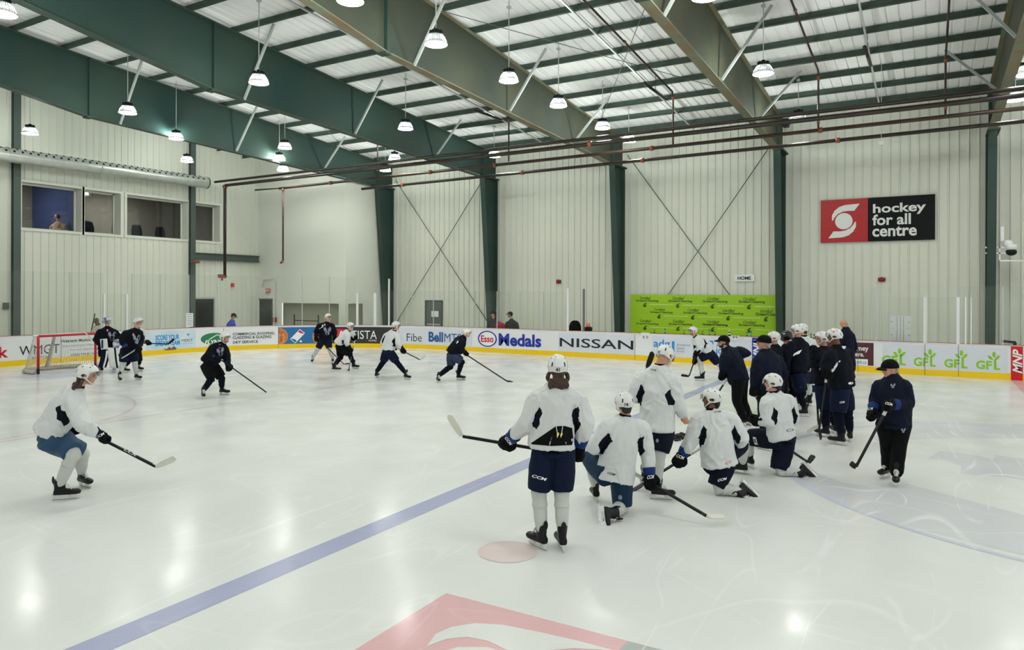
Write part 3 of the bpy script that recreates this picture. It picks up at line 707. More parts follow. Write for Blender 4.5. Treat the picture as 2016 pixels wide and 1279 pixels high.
onice([(1790, 829), (2016, 835), (2100, 838), (2100, 862), (1880, 861), (1775, 866), (1720, 874), (1720, 845)], 'center_logo', ICE_GREY)
onice([(1850, 887), (1930, 897), (1955, 905), (1960, 895), (2100, 916), (2100, 955), (2016, 945), (1985, 940), (1890, 932), (1893, 918), (1860, 905), (1825, 903)], 'center_logo', ICE_GREY)
onice([(1786, 952), (1860, 972), (1950, 996), (2100, 1035), (2100, 1122), (2016, 1092), (1930, 1072), (1829, 1047), (1740, 1020), (1645, 986), (1570, 945), (1590, 925), (1660, 950), (1720, 958)], 'center_logo', ICE_GREY)
bank = lambda x, z, k: V((-6.05+x, 2.35+z, .002+.001*k))
sq = 3.65
bx = lambda u, v, k: V((-6.05+u*sq*.78, 6.0-sq+v*sq, .002+.0008*k))
for sh, m, k, nm, f2 in [(grid2d(1), ICE_RED, 0, 'bank_square', None)]:
    paint(sh, lambda u, v: bx(u, v, 0), nm, m, 0)
a_ = onZ(1235.6, 1261)
paint(grid2d(1), lambda u, v: V((-4.34+u*5, 6.0-sq+v*sq, 0)), 'bank_panel', ICE_DARK, .0024)
SWI = [(.62,1255,),]
onice([(840, 1272), (858, 1248), (890, 1234), (935, 1227), (990, 1230), (1060, 1244), (1140, 1262), (1210, 1281), (1130, 1276), (1060, 1282), (1020, 1290), (960, 1262), (920, 1254), (880, 1258)], 'bank_swirl', ICE, .0035)
onice([(800, 1320), (850, 1290), (900, 1274), (960, 1274), (1010, 1290), (1040, 1330)], 'bank_swirl', ICE, .0035)

# ------------------------------------------------------------------ rink boards
RC = 8.53; XC, YC = -30.48+RC, BW-RC; S1 = YC-0.0; S2 = S1+RC*PI/2
def bpt(s, z, off=0):
    """point on the inner face of the boards, off metres towards the ice"""
    if s < S1: return V((XC-RC+off, s, z))
    if s < S2: a = PI-(s-S1)/RC; return V((XC+(RC-off)*math.cos(a), YC+(RC-off)*math.sin(a), z))
    return V((XC+s-S2, BW-off, z))
def bsz(x, y):
    p = onY(x, y, BW)
    if p.x >= XC: return S2+p.x-XC, p.z
    p = onX(x, y, XC-RC)
    if p.y <= YC: return p.y, p.z
    d = ray(x, y); ox, oy = CAM.x-XC, CAM.y-YC; A = d.x**2+d.y**2; B = 2*(ox*d.x+oy*d.y); C_ = ox*ox+oy*oy-RC*RC
    t = (-B+math.sqrt(B*B-4*A*C_))/(2*A); p = CAM+d*t; a = math.atan2(p.y-YC, p.x-XC)
    return S1+(PI-a)*RC, p.z
SEND = S2+34
BH = 1.07
boards = empty('rink_boards', (XC, YC, 0), 'white rink boards with adverts and a yellow kick plate', 'rink boards')
def bstrip(nm, m, z0, z1, o0=0, o1=None, s0=4.0, s1=SEND, thick=0.08):
    mb = MB(); ss = [s0]
    s = s0
    while s < s1-1e-6: s = min(s+.35, s1); ss.append(s)
    o1 = o0 if o1 is None else o1
    vs = []
    for s in ss: vs += [bpt(s, z0, o0), bpt(s, z1, o1), bpt(s, z1, -thick), bpt(s, z0, -thick)]
    fs = [(4*i+a, 4*i+(a+1) % 4, 4*i+4+(a+1) % 4, 4*i+4+a) for i in range(len(ss)-1) for a in range(4)]
    mb.add(vs, fs+[(0, 1, 2, 3), (4*len(ss)-4, 4*len(ss)-3, 4*len(ss)-2, 4*len(ss)-1)]); return mb.build(nm, m, boards, fix=True)
bstrip('board_face', WHITE, .19, BH-.03)
bstrip('kick_plate', YELLOW, 0, .2, .012, .008)
bstrip('top_rail', mat('rail_pink', 'e8d8d8', .4), BH-.035, BH, .012, .012, thick=.1)
bstrip('back_edge', REDTRIM, BH-.03, BH+.012, -.06, -.06, thick=.16)
def bpanel(x0, x1, z0, z1, m, nm='advert_panel', off=.004):
    s0, _ = bsz(x0, 665); s1, _ = bsz(x1, 665); n = max(1, int((s1-s0)/.3))
    return lay(grid2d(n), lambda u, v: bpt(s0+(s1-s0)*u, z0+(z1-z0)*v, off), nm, m, boards)
def bshape(sh, x0, y0, x1, y1, m, nm='lettering', off=.008, yr=None):
    """shape into a pixel box; yr: (top,bottom) at the right edge when the box slopes"""
    ym = (y0+y1)/2; s0, _ = bsz(x0, ym); s1, _ = bsz(x1, ym); yt, yb_ = yr or (y0, y1)
    zt = (bsz(x0, y0)[1]+bsz(x1, yt)[1])/2; zb = (bsz(x0, y1)[1]+bsz(x1, yb_)[1])/2
    return lay(sh, lambda u, v: bpt(s0+(s1-s0)*u, zb+(zt-zb)*v, off), nm, m, boards)
tx = lambda s, b=0, sh=0: text2d(s, b, sh)
BLU = mat('ad_blue', '1b2fa0', .4); SKY = mat('ad_sky', '2f8fd0', .4); DBLUE = mat('ad_bell', '1d5596', .4)
ADRED = mat('ad_red', 'd0202c', .4); DOMB = mat('ad_dom_blue', '1f6ba8', .4); ADBLK = mat('ad_black', '2a2c2a', .4)
PIZ = mat('ad_pizza', 'e0a050', .6, var=.6, vscale=9, two='c0442c'); PIZC = mat('ad_crust', 'c98a4c', .6); ADG = mat('ad_green', '1f7a4c', .4); LIME = mat('ad_lime', '8cc81e', .4)
MAROON = mat('ad_maroon', '54202a', .5); PBLUE = mat('ad_pale_blue', 'b8d8e8', .4, var=.3, vscale=1.2, two='dce8ee'); BROWN = mat('ad_brown', 'a8804c', .6, var=.6, vscale=12, two='5c3c24')
bshape(tx('Scotiabank', .03), -150, 686, 16, 709, ADRED)
bshape(tx('WMGT'), 38, 679, 117, 697, INK); bshape(tx('WMGT.CA'), 62, 701, 93, 706.5, INK)
bshape(tx('Western Marble Granite', .015), 119, 668, 207, 674, INK, yr=(664, 670)); bshape(tx('Countertops  Vanity'), 120, 679, 192, 684, GREYINK, yr=(675, 680))
bshape(tx('Faucets  Backsplash'), 138, 686.5, 196, 690.5, GREYINK, yr=(684, 688)); bshape(tx('LOVE YOUR HOME'), 140, 696, 197, 700.5, INK, yr=(692, 697))
bpanel(288, 385, .22, .98, PBLUE)
bshape(tx('SCORE YOUR', .04), 306, 660, 353, 670, SKY, yr=(657.5, 668)); bshape(tx('DREAM TEAM', .04), 306, 671, 354, 681, SKY, yr=(669, 679))
bshape(flat2d([(0, 0), (.1, .5), (.3, .35), (.45, .9), (.6, .5), (.8, .95), (1, .3), (.95, 0)]), 320, 681, 348, 689, BROWN, 'picture')
bshape(tx('MERIT', .0), 357.7, 667, 379.6, 672.5, INK); bshape(flat2d([(0, .6), (.35, .5), (.5, 0), (.7, .5), (1, 1), (.6, .75), (.3, 1)]), 367, 656, 374, 662, SKY, 'emblem'); bshape(tx('contractors association'), 357.7, 674.5, 379.6, 676.5, SKY)
bshape(disc2d(36), 395, 655, 447, 678, ADG, 'emblem', .006); bshape(flat2d([(0, 0), (.5, .85), (.62, 1), (.75, .8), (1, .2), (.92, .2), (.68, .75), (.62, .85), (.5, .68), (.1, 0)]), 409, 658, 440, 668, LWHITE, 'emblem', .01); bshape(tx('FLYNN', .03, .2), 403, 669, 440, 676.5, LWHITE, off=.01)
bshape(tx('COMMERCIAL ROOFING,', .02), 458, 656, 541, 661.5, INK, yr=(652, 658)); bshape(tx('CLADDING & GLAZING', .02), 458, 662, 534, 667.5, INK, yr=(659, 665)); bshape(tx('24/7 SERVICE', .02), 458, 671.5, 508, 676.5, INK, yr=(669, 674.5))
bpanel(548, 645, .2, .99, DOMB); bpanel(645, 772, .2, .99, ADBLK)
for cx in (549, 633):
    bshape(disc2d(30, -88 if cx < 600 else 0, 88 if cx < 600 else 360), cx-18, 645.5, cx+18, 678.5, PIZC, 'picture', .006); bshape(disc2d(30, -88 if cx < 600 else 0, 88 if cx < 600 else 360), cx-15.5, 648, cx+15.5, 676, PIZ, 'picture', .008)
DIA = lambda a, b, c, d: flat2d([a, b, c, d])
bshape(flat2d([(.65, 1), (1, .72), (.35, 0), (0, .3)]), 571, 647.5, 600.5, 675.5, LWHITE, 'emblem', .007)
bshape(flat2d([(.65, .94), (.94, .71), (.66, .40), (.36, .66)]), 571, 647.5, 600.5, 675.5, ADRED, 'emblem', .009); bshape(flat2d([(.33, .62), (.62, .37), (.35, .06), (.05, .3)]), 571, 647.5, 600.5, 675.5, DOMB, 'emblem', .009)
for cx, cy_ in ((590, 656.5), (577.5, 665.5), (584, 665.5)): bshape(disc2d(14), cx-1.8, cy_-2, cx+1.8, cy_+2, LWHITE, 'emblem', .011)
bshape(flat2d([(0, .5), (.2, .6), (.5, 1), (.8, .6), (1, .5), (.7, .1), (.5, 0), (.3, .1)]), 589, 669, 595.5, 673.5, LWHITE, 'emblem', .011)
bshape(grid2d(2), 662, 647.5, 682, 668, ADRED, 'emblem', .006)
bshape(tx('ARTISTA'), 665, 650.5, 742, 667, LWHITE); bshape(tx('HOMES'), 726, 668.5, 741.5, 672, LWHITE)
bshape(tx('Fibe'), 800.6, 656.4, 830.5, 671.8, mat('ad_grey', '3a3c40')); bshape(tx('Bell', .035), 844, 653, 872.5, 673, DBLUE); bshape(tx('MTS'), 875, 656.5, 908, 673.5, DBLUE)
bshape(disc2d(40, hole=.86), 941, 651, 978.4, 682.5, BLU, 'emblem'); bshape(disc2d(40), 943, 653, 976.4, 680.5, LWHITE, 'emblem', .006); bshape(tx('Esso', .03), 947, 660, 972, 673.5, ADRED)
bshape(tx('Medals', .035), 981.8, 656, 1065.7, 680, BLU, yr=(658.5, 684))
bpanel(1099, 1250, .2, .98, PANEL); bpanel(787, 930, .2, .98, PANEL, off=.003)
bshape(tx('NISSAN', .01), 1102, 664.7, 1247, 682, INK, yr=(670, 688.3))
bpanel(1284, 1479, .2, .98, PANEL)
bshape(tx('adg', .02), 1286.6, 668, 1319, 688, SKY); bshape(grid2d(1), 1323, 671.5, 1328, 693, SKY, 'emblem')
for s, y in (('Assiniboine', 676), ('Dental', 682.5), ('Group', 689)): bshape(tx(s), 1332, y, 1359 if s[0] == 'A' else 1347, y+5, GREYINK)
bshape(flat2d([(0, 1), (.8, 1), (1, .4), (.8, 0), (.6, .6), (.1, .7)]), 1397, 670, 1405, 679, SKY, 'emblem'); bshape(tx('AL', .03), 1410, 673, 1424, 683, SKY); bshape(tx('IC', .03), 1410, 686, 1424, 697, SKY)
sb = bsz(1480, 690)[0]
lay(grid2d(1), lambda u, v: bpt(S2-7.925-XC+.305*u, .0+1.05*v, .016), 'blue_band', mat('band_blue', '1c3ca8', .4), boards)
lay(grid2d(1), lambda u, v: bpt(S2-.15-XC+.3*u, .0+1.05*v, .016), 'red_band', mat('band_red', 'd00c1c', .35), boards)
for s0 in (S2-7.925-XC, S2-.15-XC):
    lay(tx('MNP', .03, .3), lambda u, v: bpt(s0+.28-.24*v, .22+.74*u, .02), 'lettering', LWHITE, boards)
bpanel(1608, 1720, .23, 1.0, MAROON)
bshape(tx('journey', .02), 1668, 680.5, 1710, 693, LWHITE); bshape(tx('here.', .02), 1679, 692.5, 1701, 701.5, LWHITE); bshape(grid2d(1), 1660, 706, 1708.5, 718, LWHITE, 'emblem', .007); bshape(tx('uls.mb.ca'), 1677, 708.5, 1706, 715.5, mat('ad_grey', '3a3c40'), off=.01)
bpanel(1738, 1984, .22, .98, PANEL)
for x0, x1, yt, yb_, yl in ((1736, 1783, 699.5, 718, 685), (1799, 1842, 703.5, 721, 687), (1859, 1904.5, 706.5, 724, 689), (1921.5, 1969, 709.5, 727, 692)):
    w = x1-x0
    bshape(tx('GF', .035), x0, yt, x0+w*.66, yb_-.3, LIME)
    bshape(flat2d([(0, 0), (1, 0), (1, .16), (.45, .16), (.4, .8), (.25, 1), (0, .85)]), x0+w*.74, yt-4, x1, yb_+.8, LIME)
    cx = x0+w*.74
    bshape(disc2d(14), cx-3.2, yl, cx+3.6, yl+11.5, LIME, 'emblem')
    bshape(flat2d([(0, 1), (.5, .95), (1, 0), (.4, .1)]), cx-13, yl+7.5, cx-.5, yl+16, LIME, 'emblem'); bshape(flat2d([(1, 1), (.5, .95), (0, 0), (.6, .1)]), cx+.8, yl+7.5, cx+13, yl+16, LIME, 'emblem')
mb = MB()
for x in (1250, 1689, 1821, 1887, 440, 785, 120, 548):
    s, _ = bsz(x, 690); mb.bar(bpt(s, .02, .014), bpt(s, 1.03, .014), .012, .006)
mb.build('seam', GREYST, boards)

# glass above the boards
def glass_run(label, spans, posts, wp=()):
    e = empty('rink_glass', bpt(spans[0][0], BH), label, 'glass barrier')
    for s0, s1, zt in spans:
        n = max(1, int(round((s1-s0)/1.22)))
        for k in range(n):
            a, b = s0+(s1-s0)*k/n, s0+(s1-s0)*(k+1)/n; mb = MB(); m_ = max(1, int((b-a)/.4)); vs = []
            for i in range(m_+1):
                s = a+.01+(b-a-.02)*i/m_; vs += [bpt(s, BH, -.05), bpt(s, zt, -.05)]
            mb.add(vs, [(2*i, 2*i+2, 2*i+3, 2*i+1) for i in range(m_)]); mb.build('glass_pane', GLASS, e)
            mb = MB(); mb.bar(bpt(a, BH, -.05), bpt(a, zt, -.05), .03, .03); mb.build('glass_post', ALU, e)
    for s, zt, w in wp:
        mb = MB(); mb.bar(bpt(s, BH, -.05), bpt(s, zt, -.05), w, .06); mb.build('gate_post', PWHITE, e)
    return e
sx = lambda x: bsz(x, 660)[0]
glass_run('tall clear glass above the left end boards', [(5.5, sx(205), 3.4)], [])
glass_run('lower glass gate between two white posts at the left end', [(sx(206), sx(250), 2.57)], [], [(sx(206), 2.57, .09), (sx(250), 2.57, .13)])
glass_run('tall clear glass curving round the far left corner', [(sx(261), sx(700), 3.4)], [])
glass_run('glass gate between white posts right of the corner', [(sx(703), sx(738), 2.62)], [], [(sx(703), 2.62, .1), (sx(738), 2.62, .13)])
glass_run('clear side glass on the far boards left of the bench', [(sx(740), sx(766), 2.7), (sx(766), sx(1117), 2.72)], [], [(sx(765), 3.3, .06), (sx(1117), 2.85, .08)])
glass_run('clear glass over the right-hand boards with white gate posts', [(sx(1752), sx(1888), 2.56), (sx(1890), sx(2016)+4, 2.9)], [], [(sx(1820), 2.56, .06), (sx(1824), 2.56, .03), (sx(1886), 2.56, .08), (sx(1901), 2.56, .04), (sx(1912), 2.56, .03)])
# return panes at the bench ends
mb = MB(); P = lambda x: bpt(sx(x), BH, -.05)
a = P(1717); b = a+V((0, 2.3, 0)); mb.add([a, b, b+UP*1.8, a+UP*1.8], [(0, 1, 2, 3)])
a2 = P(1750); b2 = P(1727); mb.add([b2, a2, a2+UP*1.82, b2+UP*1.82], [(0, 1, 2, 3)])
o = mb.build('bench_glass', GLASS); tag(o, 'glass return pane at the right end of the home bench', 'glass pane')
mb = MB(); 
for x in (1717, 1722, 1727, 1751): mb.bar(P(x), P(x)+UP*1.82, .025, .025)
mb.build('glass_post', ALU, o)
mb = MB(); mb.bar(P(1148), P(1148)+UP*1.75, .07, .07); tag(mb.build('glass_post', mat('post_dark', '6a706a')), 'dark metal post left of the home bench', 'post')
# whiteboards / rink diagram boards leaning behind the right glass
for k, (y0, y1, nm) in enumerate(((622, 645, 'upper white rink diagram board behind the right glass'), (647, 671, 'lower white rink diagram board behind the right glass'))):
    a, b = onY(1751, y1, 28.2), onY(1794, y0, 28.2); mb = MB(); mb.box((a.x, 28.2, a.z), (b.x, 28.23, b.z)); o = tag(mb.build('diagram_board', PWHITE), nm, 'whiteboard')
    mb = MB()
    for u in (.35, .5, .65): mb.box((a.x+(b.x-a.x)*u-.006, 28.19, a.z+.02), (a.x+(b.x-a.x)*u+.006, 28.2, b.z-.02))
    for u in (.1, .9): mb.tube([(a.x+(b.x-a.x)*u, 28.19, (a.z+b.z)/2), (a.x+(b.x-a.x)*u, 28.2, (a.z+b.z)/2)], .02, 8)
    mb.build('marking', GREYINK, o)

a, b = onY(1972, 671, 27.85), onY(2000, 674, 27.85); mb = MB(); mb.bar(a, b, .05, .08); mb.bar(V((b.x-.05, 27.85, BH+.01)), b, .08, .08); tag(mb.build('gate_latch', BLACK), 'black metal gate latch bar on top of the right boards', 'latch')
# things along the bench rail
BOT = [(1286, 650, 'g'), (1307, 650, 't'), (1345, 652, 'g'), (1381, 653, 'g'), (1394, 653, 't'), (1406, 654, 'g'), (1434, 654, 'k'), (1469, 656, 'g'), (1477, 655.5, 't'), (1512, 656, 'g'), (1595.4, 662, 'g'), (1602, 663, 'k')]
bm_ = {'g': mat('bottle_green', '1f7a48', .3), 't': mat('bottle_teal', '2a9aa4', .3), 'k': mat('bottle_black', '1c1e20', .3)}
cap = {'g': mat('cap_orange', 'd8804a'), 't': mat('cap_teal', '186878'), 'k': mat('cap_white', 'd8d8d8')}
nmz = {'g': 'green', 't': 'teal', 'k': 'black'}; cnt = {}
for x, y, k in BOT:
    s = bsz(x, 660)[0]; p = bpt(s, BH+.012, -.13); cnt[k] = cnt.get(k, 0)+1
    r = .036; H_ = .19 if k == 'g' else .2
    mb = MB(); mb.tube([p, p+UP*.02, p+UP*H_*.55, p+UP*H_*.62, p+UP*H_*.75], [r, r*1.02, r, r*.85, r*.95], 12)
    o = mb.build('water_bottle', bm_[k]); tag(o, '%s drink bottle on the bench rail, %s %s one from the left' % (nmz[k], ORD[cnt[k]-1], nmz[k]), 'bottle', 'drink bottles on the bench rail')
    mb = MB(); mb.tube([p+UP*H_*.75, p+UP*H_*.88, p+UP*H_*.92, p+UP*H_*1.1], [r*.95, r*.8, r*.35, r*.2], 10); mb.build('cap', cap[k], o)
    mb = MB(); mb.tube([p+UP*.05, p+UP*.1], r*1.05, 12); mb.build('label_band', LWHITE if k == 'k' else LIME, o)
for (x0, y0, x1, y1, t, lb) in ((1262, 654, 1279, 669, 'DD', 'tilted white sheet with black letters hung on the boards'), (1440, 661, 1455, 669, 'GG', 'white sheet with two letter Gs hung on the boards')):
    mb = MB(); s0, s1 = sx(x0), sx(x1); zt = BH+.02; zb = bsz(x0, y1)[1]; tl = .05 if t == 'DD' else 0; n = 6; vs = []
    for i in range(n+1):
        s = s0+(s1-s0)*i/n; w = .01*math.sin(i*2); vs += [bpt(s+tl, zb-tl*(i/n-.5)*2, .03+w), bpt(s, zt, .025), bpt(s, zt+.01, -.05)]
    mb.add(vs, [(3*i+a, 3*i+3+a, 3*i+4+a, 3*i+1+a) for i in range(n) for a in (0, 1)]); o = tag(mb.build('sheet', PWHITE), lb, 'sheet')
    for k_ in (0, 1):
        a = s0+(s1-s0)*(.3+.4*k_)-.03+tl*.4; lay(text2d(t[0], .03), lambda u, v: bpt(a+.07*u, zb+.08+.09*v, .055), 'lettering', INK, o)
# bag, box, cones beside the dark post
def atY(x, y, Y): return onY(x, y, Y)
p = atY(1141, 652, 28.4); e = empty('backpack', p, 'black hooded bag standing on the boards left of the dark post', 'bag')
z0 = BH; mb = MB(); c = V((p.x, 27.95, z0)); mb.loft([(c, EX*.27, EY*.12), (c+UP*.2, EX*.26, EY*.13), (c+UP*.38, EX*.17, EY*.1), (c+UP*.43, EX*.06, EY*.05)], p=2.5); mb.build('bag_body', BLK, e)
mb = MB(); mb.tube([c+V((-.1, -.12, .05)), c+V((-.12, -.16, .2)), c+V((-.08, -.1, .34))], .02, 6); mb.build('strap', BLACK, e)
q = atY(1129, 645, 28.0); mb = MB(); mb.box((q.x-.12, 28.1, 1.08), (q.x+.12, 28.2, 1.4)); tag(mb.build('box', mat('bright_yellow', 'e8dc20')), 'bright yellow box beside the black bag', 'box')
q = atY(1159, 645, 28.0); mb = MB(); mb.box((q.x-.14, 27.85, 1.082), (q.x+.14, 28.05, 1.24)); tag(mb.build('tray', BLACK), 'small black crate holding orange cones', 'crate')
for k, dx in enumerate((-.05, .05)):
    mb = MB(); mb.tube([(q.x+dx, 27.95, 1.245), (q.x+dx, 27.95, 1.27), (q.x+dx, 27.95, 1.42)], [.05, .05, .015], 10); tag(mb.build('traffic_cone', mat('cone_orange', 'ea6a4a')), ('left', 'right')[k]+' orange cone on the black crate', 'cone')
# small notice hung on the end glass post
p = onX(374, 635, -30.3); a = bpt(sx(374), BH+.35, -.02); mb = MB(); mb.box(tuple(a-V((.02, .17, .3))), tuple(a+V((.0, .17, .3)))); o = tag(mb.build('notice', PWHITE), 'white printed notice on the glass at the left end', 'notice')
mb = MB()
for k in range(6): mb.box(tuple(a+V((.001, -.13, .22-.09*k))), tuple(a+V((.004, .13, .25-.09*k))))
mb.build('print', GREYINK, o)
# handrail behind the glass at the corner opening
mb = MB(); mb.bar((-30.6, 26.9, .3), (-30.6, 26.9, 1.5), .04); mb.bar((-28.9, 26.9, .3), (-28.9, 26.9, 1.5), .04); mb.bar((-30.6, 26.9, 1.2), (-28.9, 26.9, 1.2), .04)
tag(mb.build('handrail', BLACK), 'black handrail before the opening in the white corner block', 'rail')

# ------------------------------------------------------------------ goal
GX, GY0, GY1, GZ = -27.13, YM-.915, YM+.915, 1.22
g = empty('hockey_net', (GX, YM, 0), 'red framed hockey goal with white netting at the left', 'hockey goal')
for y in (GY0, GY1):
    mb = MB(); mb.tube([(GX, y, .17), (GX, y, GZ)], .04, 12); mb.build('goal_post', RED, g); mb = MB(); mb.tube([(GX, y, 0), (GX, y, .18)], .042, 12); mb.build('post_base', BLACK, g)
mb = MB(); mb.tube([(GX, GY0, GZ), (GX, GY1, GZ)], .04, 12); mb.build('crossbar', RED, g)
def bk(t, z):  # back outline of the net, t 0..1 across
    a = PI*t; dep = .56+.56*(1-z/GZ); yy = YM-(.915+.12*(1-z/GZ))*math.cos(a); xx = GX-dep*min(1, (math.sin(a))**.35); return V((xx, yy, z))
mb = MB(); N = 34
for j in range(0, 23):
    z = .03+(GZ-.03)*j/22; mb.tube([bk(i/N, z) for i in range(N+1)], .0045, 3)
for i in range(N+1): mb.tube([bk(i/N, .03), bk(i/N, GZ*.5), bk(i/N, GZ)], .0045, 3)
for i in range(1, N): 
    p = bk(i/N, GZ); mb.tube([p, (GX, p.y, GZ)], .0045, 3)
for j in range(1, 10): mb.tube([(GX-.56*j/10, GY0+.02, GZ), (GX-.56*j/10, GY1-.02, GZ)], .0045, 3)
mb.build('netting', mat('net_white', 'd0d0c8', .8), g)
mb = MB(); mb.tube([bk(i/24, .07) for i in range(25)], .07, 10); mb.build('base_pad', CREAM, g)
mb = MB(); mb.tube([bk(i/24, GZ) for i in range(25)], .025, 8); mb.build('top_frame', PWHITE, g)
mb = MB(); mb.limb([(GX-.62, YM-.1, GZ-.02), (GX-.85, YM-.1, .6), (GX-1.08, YM-.12, .06)], [.05, .055, .06]); mb.build('center_pad', CREAM, g)

# ------------------------------------------------------------------ people
def frame(f, pitch=0, roll=0):
    """right, forward, up of something facing f degrees (0 = away from the camera, 90 = to picture right)"""
    a = math.radians(f); fw = RT*math.sin(a)+FW*math.cos(a); rt = RT*math.cos(a)-FW*math.sin(a); up = V((0, 0, 1))
    p = math.radians(pitch); fw, up = fw*math.cos(p)-up*math.sin(p), up*math.cos(p)+fw*math.sin(p)
    if roll: r = math.radians(roll); rt, up = rt*math.cos(r)-up*math.sin(r), up*math.cos(r)+rt*math.sin(r)
    return rt, fw, up
def mat4(rt, fw, up, o): return Matrix(((rt.x, fw.x, up.x, o.x), (rt.y, fw.y, up.y, o.y), (rt.z, fw.z, up.z, o.z), (0, 0, 0, 1)))
def dome(seg, rings, a, b, c, th, mod=None, skip=None):
    vs = []; fs = []; ms = []
    for i in range(rings+1):
        for k in range(seg):
            ph = 2*PI*k/seg; t = th(ph)*i/rings; x, y, z = a*math.sin(t)*math.sin(ph), b*math.sin(t)*math.cos(ph), c*math.cos(t)
            s = mod(x, y, z, ph, t) if mod else 1; vs.append((x*s, y*s, z*s))
    for i in range(rings):
        for k in range(seg):
            q = (i*seg+k, (i+1)*seg+k, (i+1)*seg+(k+1) % seg, i*seg+(k+1) % seg)
            c_ = [sum(vs[j][d] for j in q)/4 for d in range(3)]; ph = 2*PI*(k+.5)/seg; t = th(ph)*(i+.5)/rings
            r = skip(c_, ph, t) if skip else 0
            if r is not None: fs.append(q); ms.append(r)
    return vs, fs, ms
def solid(me, th):
    t = bpy.data.objects.new('t', me); COL.objects.link(t); m = t.modifiers.new('s', 'SOLIDIFY'); m.thickness = th; m.offset = 1
    dg = bpy.context.evaluated_depsgraph_get(); dg.update(); me2 = bpy.data.meshes.new_from_object(t.evaluated_get(dg)); bpy.data.objects.remove(t); return me2
dg_ = math.radians
def adeg(ph): d = math.degrees(ph) % 360; return d-360 if d > 180 else d
def helm_th(ph):
    d = abs(adeg(ph)); pts = [(0, 70), (40, 73), (62, 86), (75, 118), (110, 120), (140, 112), (180, 116)]
    for (a, x), (b, y) in zip(pts[:-1], pts[1:]):
        if a <= d <= b: return dg_(x+(y-x)*(d-a)/(b-a))
def helm_mod(x, y, z, ph, t):
    s = 1.0
    if abs(x) < .038 and z > 0: s += .035
    if z > -.01 and .055 < abs(x) < .085 and y < .03: s += .02
    if t > dg_(80) and abs(adeg(ph)) > 120: s += .02
    return s
def helm_skip(c, ph, t):
    d = abs(adeg(ph)); td = math.degrees(t)
    if ((d-93)/17)**2+((td-101)/12)**2 < 1: return None
    ax = abs(c[0])
    for x0, x1, y0, y1 in ((.026, .036, .035, .065), (.026, .036, -.02, .0), (.06, .07, .03, .05), (.062, .07, -.055, -.03)):
        if x0 < ax < x1 and y0 < c[1] < y1 and c[2] > .02: return 1
    if 140 < d < 146 and 66 < td < 86: return 1
    if 158 < d < 163 and 30 < td < 40: return 1
    return 0
def make_helmet(col):
    vs, fs, ms = dome(100, 44, .104, .128, .118, helm_th, helm_mod, helm_skip)
    mb = MB(); mb.v = vs; mb.f = fs; mb.m = ms; mb.sm = [True]*len(fs)
    me = solid(mb.mesh('helmet', [col, BLACK]), -.007)
    return me
HME = make_helmet(HELM)
def ear_ring():
    mb = MB()
    for s in (-1, 1):
        P = []
        for k in range(18):
            a = 2*PI*k/18; ph = dg_(93+18*math.cos(a)); t = dg_(101+13*math.sin(a)); P.append((s*.107*math.sin(t)*math.sin(ph), .13*math.sin(t)*math.cos(ph), .12*math.cos(t)))
        mb.tube(P, .0065, 6, closed=True)
    return mb.mesh('ear_loop', HELM)
ERING = ear_ring()
mb = MB(); mb.tube([(-.1, .02, -.045), (-.085, .05, -.09), (-.04, .085, -.125), (0, .095, -.13), (.04, .085, -.125), (.085, .05, -.09), (.1, .02, -.045)], .006, 6); mb.tube([(-.1, -.02, -.045), (-.085, .05, -.09)], .005, 5); mb.tube([(.1, -.02, -.045), (.085, .05, -.09)], .005, 5)
STRAP = mb.mesh('chin_strap', HELM)
mb = MB(); vs = []; n = 20
for i in range(n+1):
    a = dg_(-68+136*i/n); vs += [(.112*math.sin(a), .15*math.cos(a)-.005, .035), (.115*math.sin(a), .158*math.cos(a)-.005, -.025-.012*math.cos(a*1.3))]
mb.add(vs, [(2*i, 2*i+2, 2*i+3, 2*i+1) for i in range(n)], 0, True); VIS = mb.mesh('visor', VISOR)
# cap
vs, fs, ms = dome(36, 14, .096, .12, .112, lambda ph: dg_(90+16*(1-math.cos(ph))/2), lambda x, y, z, ph, t: 1-.05*max(0, z/.115))
mb = MB(); mb.v = vs; mb.f = fs; mb.m = ms; mb.sm = [True]*len(fs); CAPM = solid(mb.mesh('cap', BLK), -.005)
mb = MB(); vs = []; fs = []
for i in range(13):
    a = dg_(-60+120*i/12)
    for r, z in ((1.0, .012), (1.35, .005), (1.72, -.016)): vs.append((.088*math.sin(a)*(1 if r < 1.1 else r*.82), .112*math.cos(a)*r if r < 1.1 else .03+.108*math.cos(a)*r*.93, z-.012*abs(math.sin(a))))
for i in range(12):
    for j in range(2): fs.append((3*i+j, 3*i+3+j, 3*i+4+j, 3*i+1+j))
mb.add(vs, fs, 0, True); BILLM = solid(mb.mesh('cap_bill', BLK), .005)
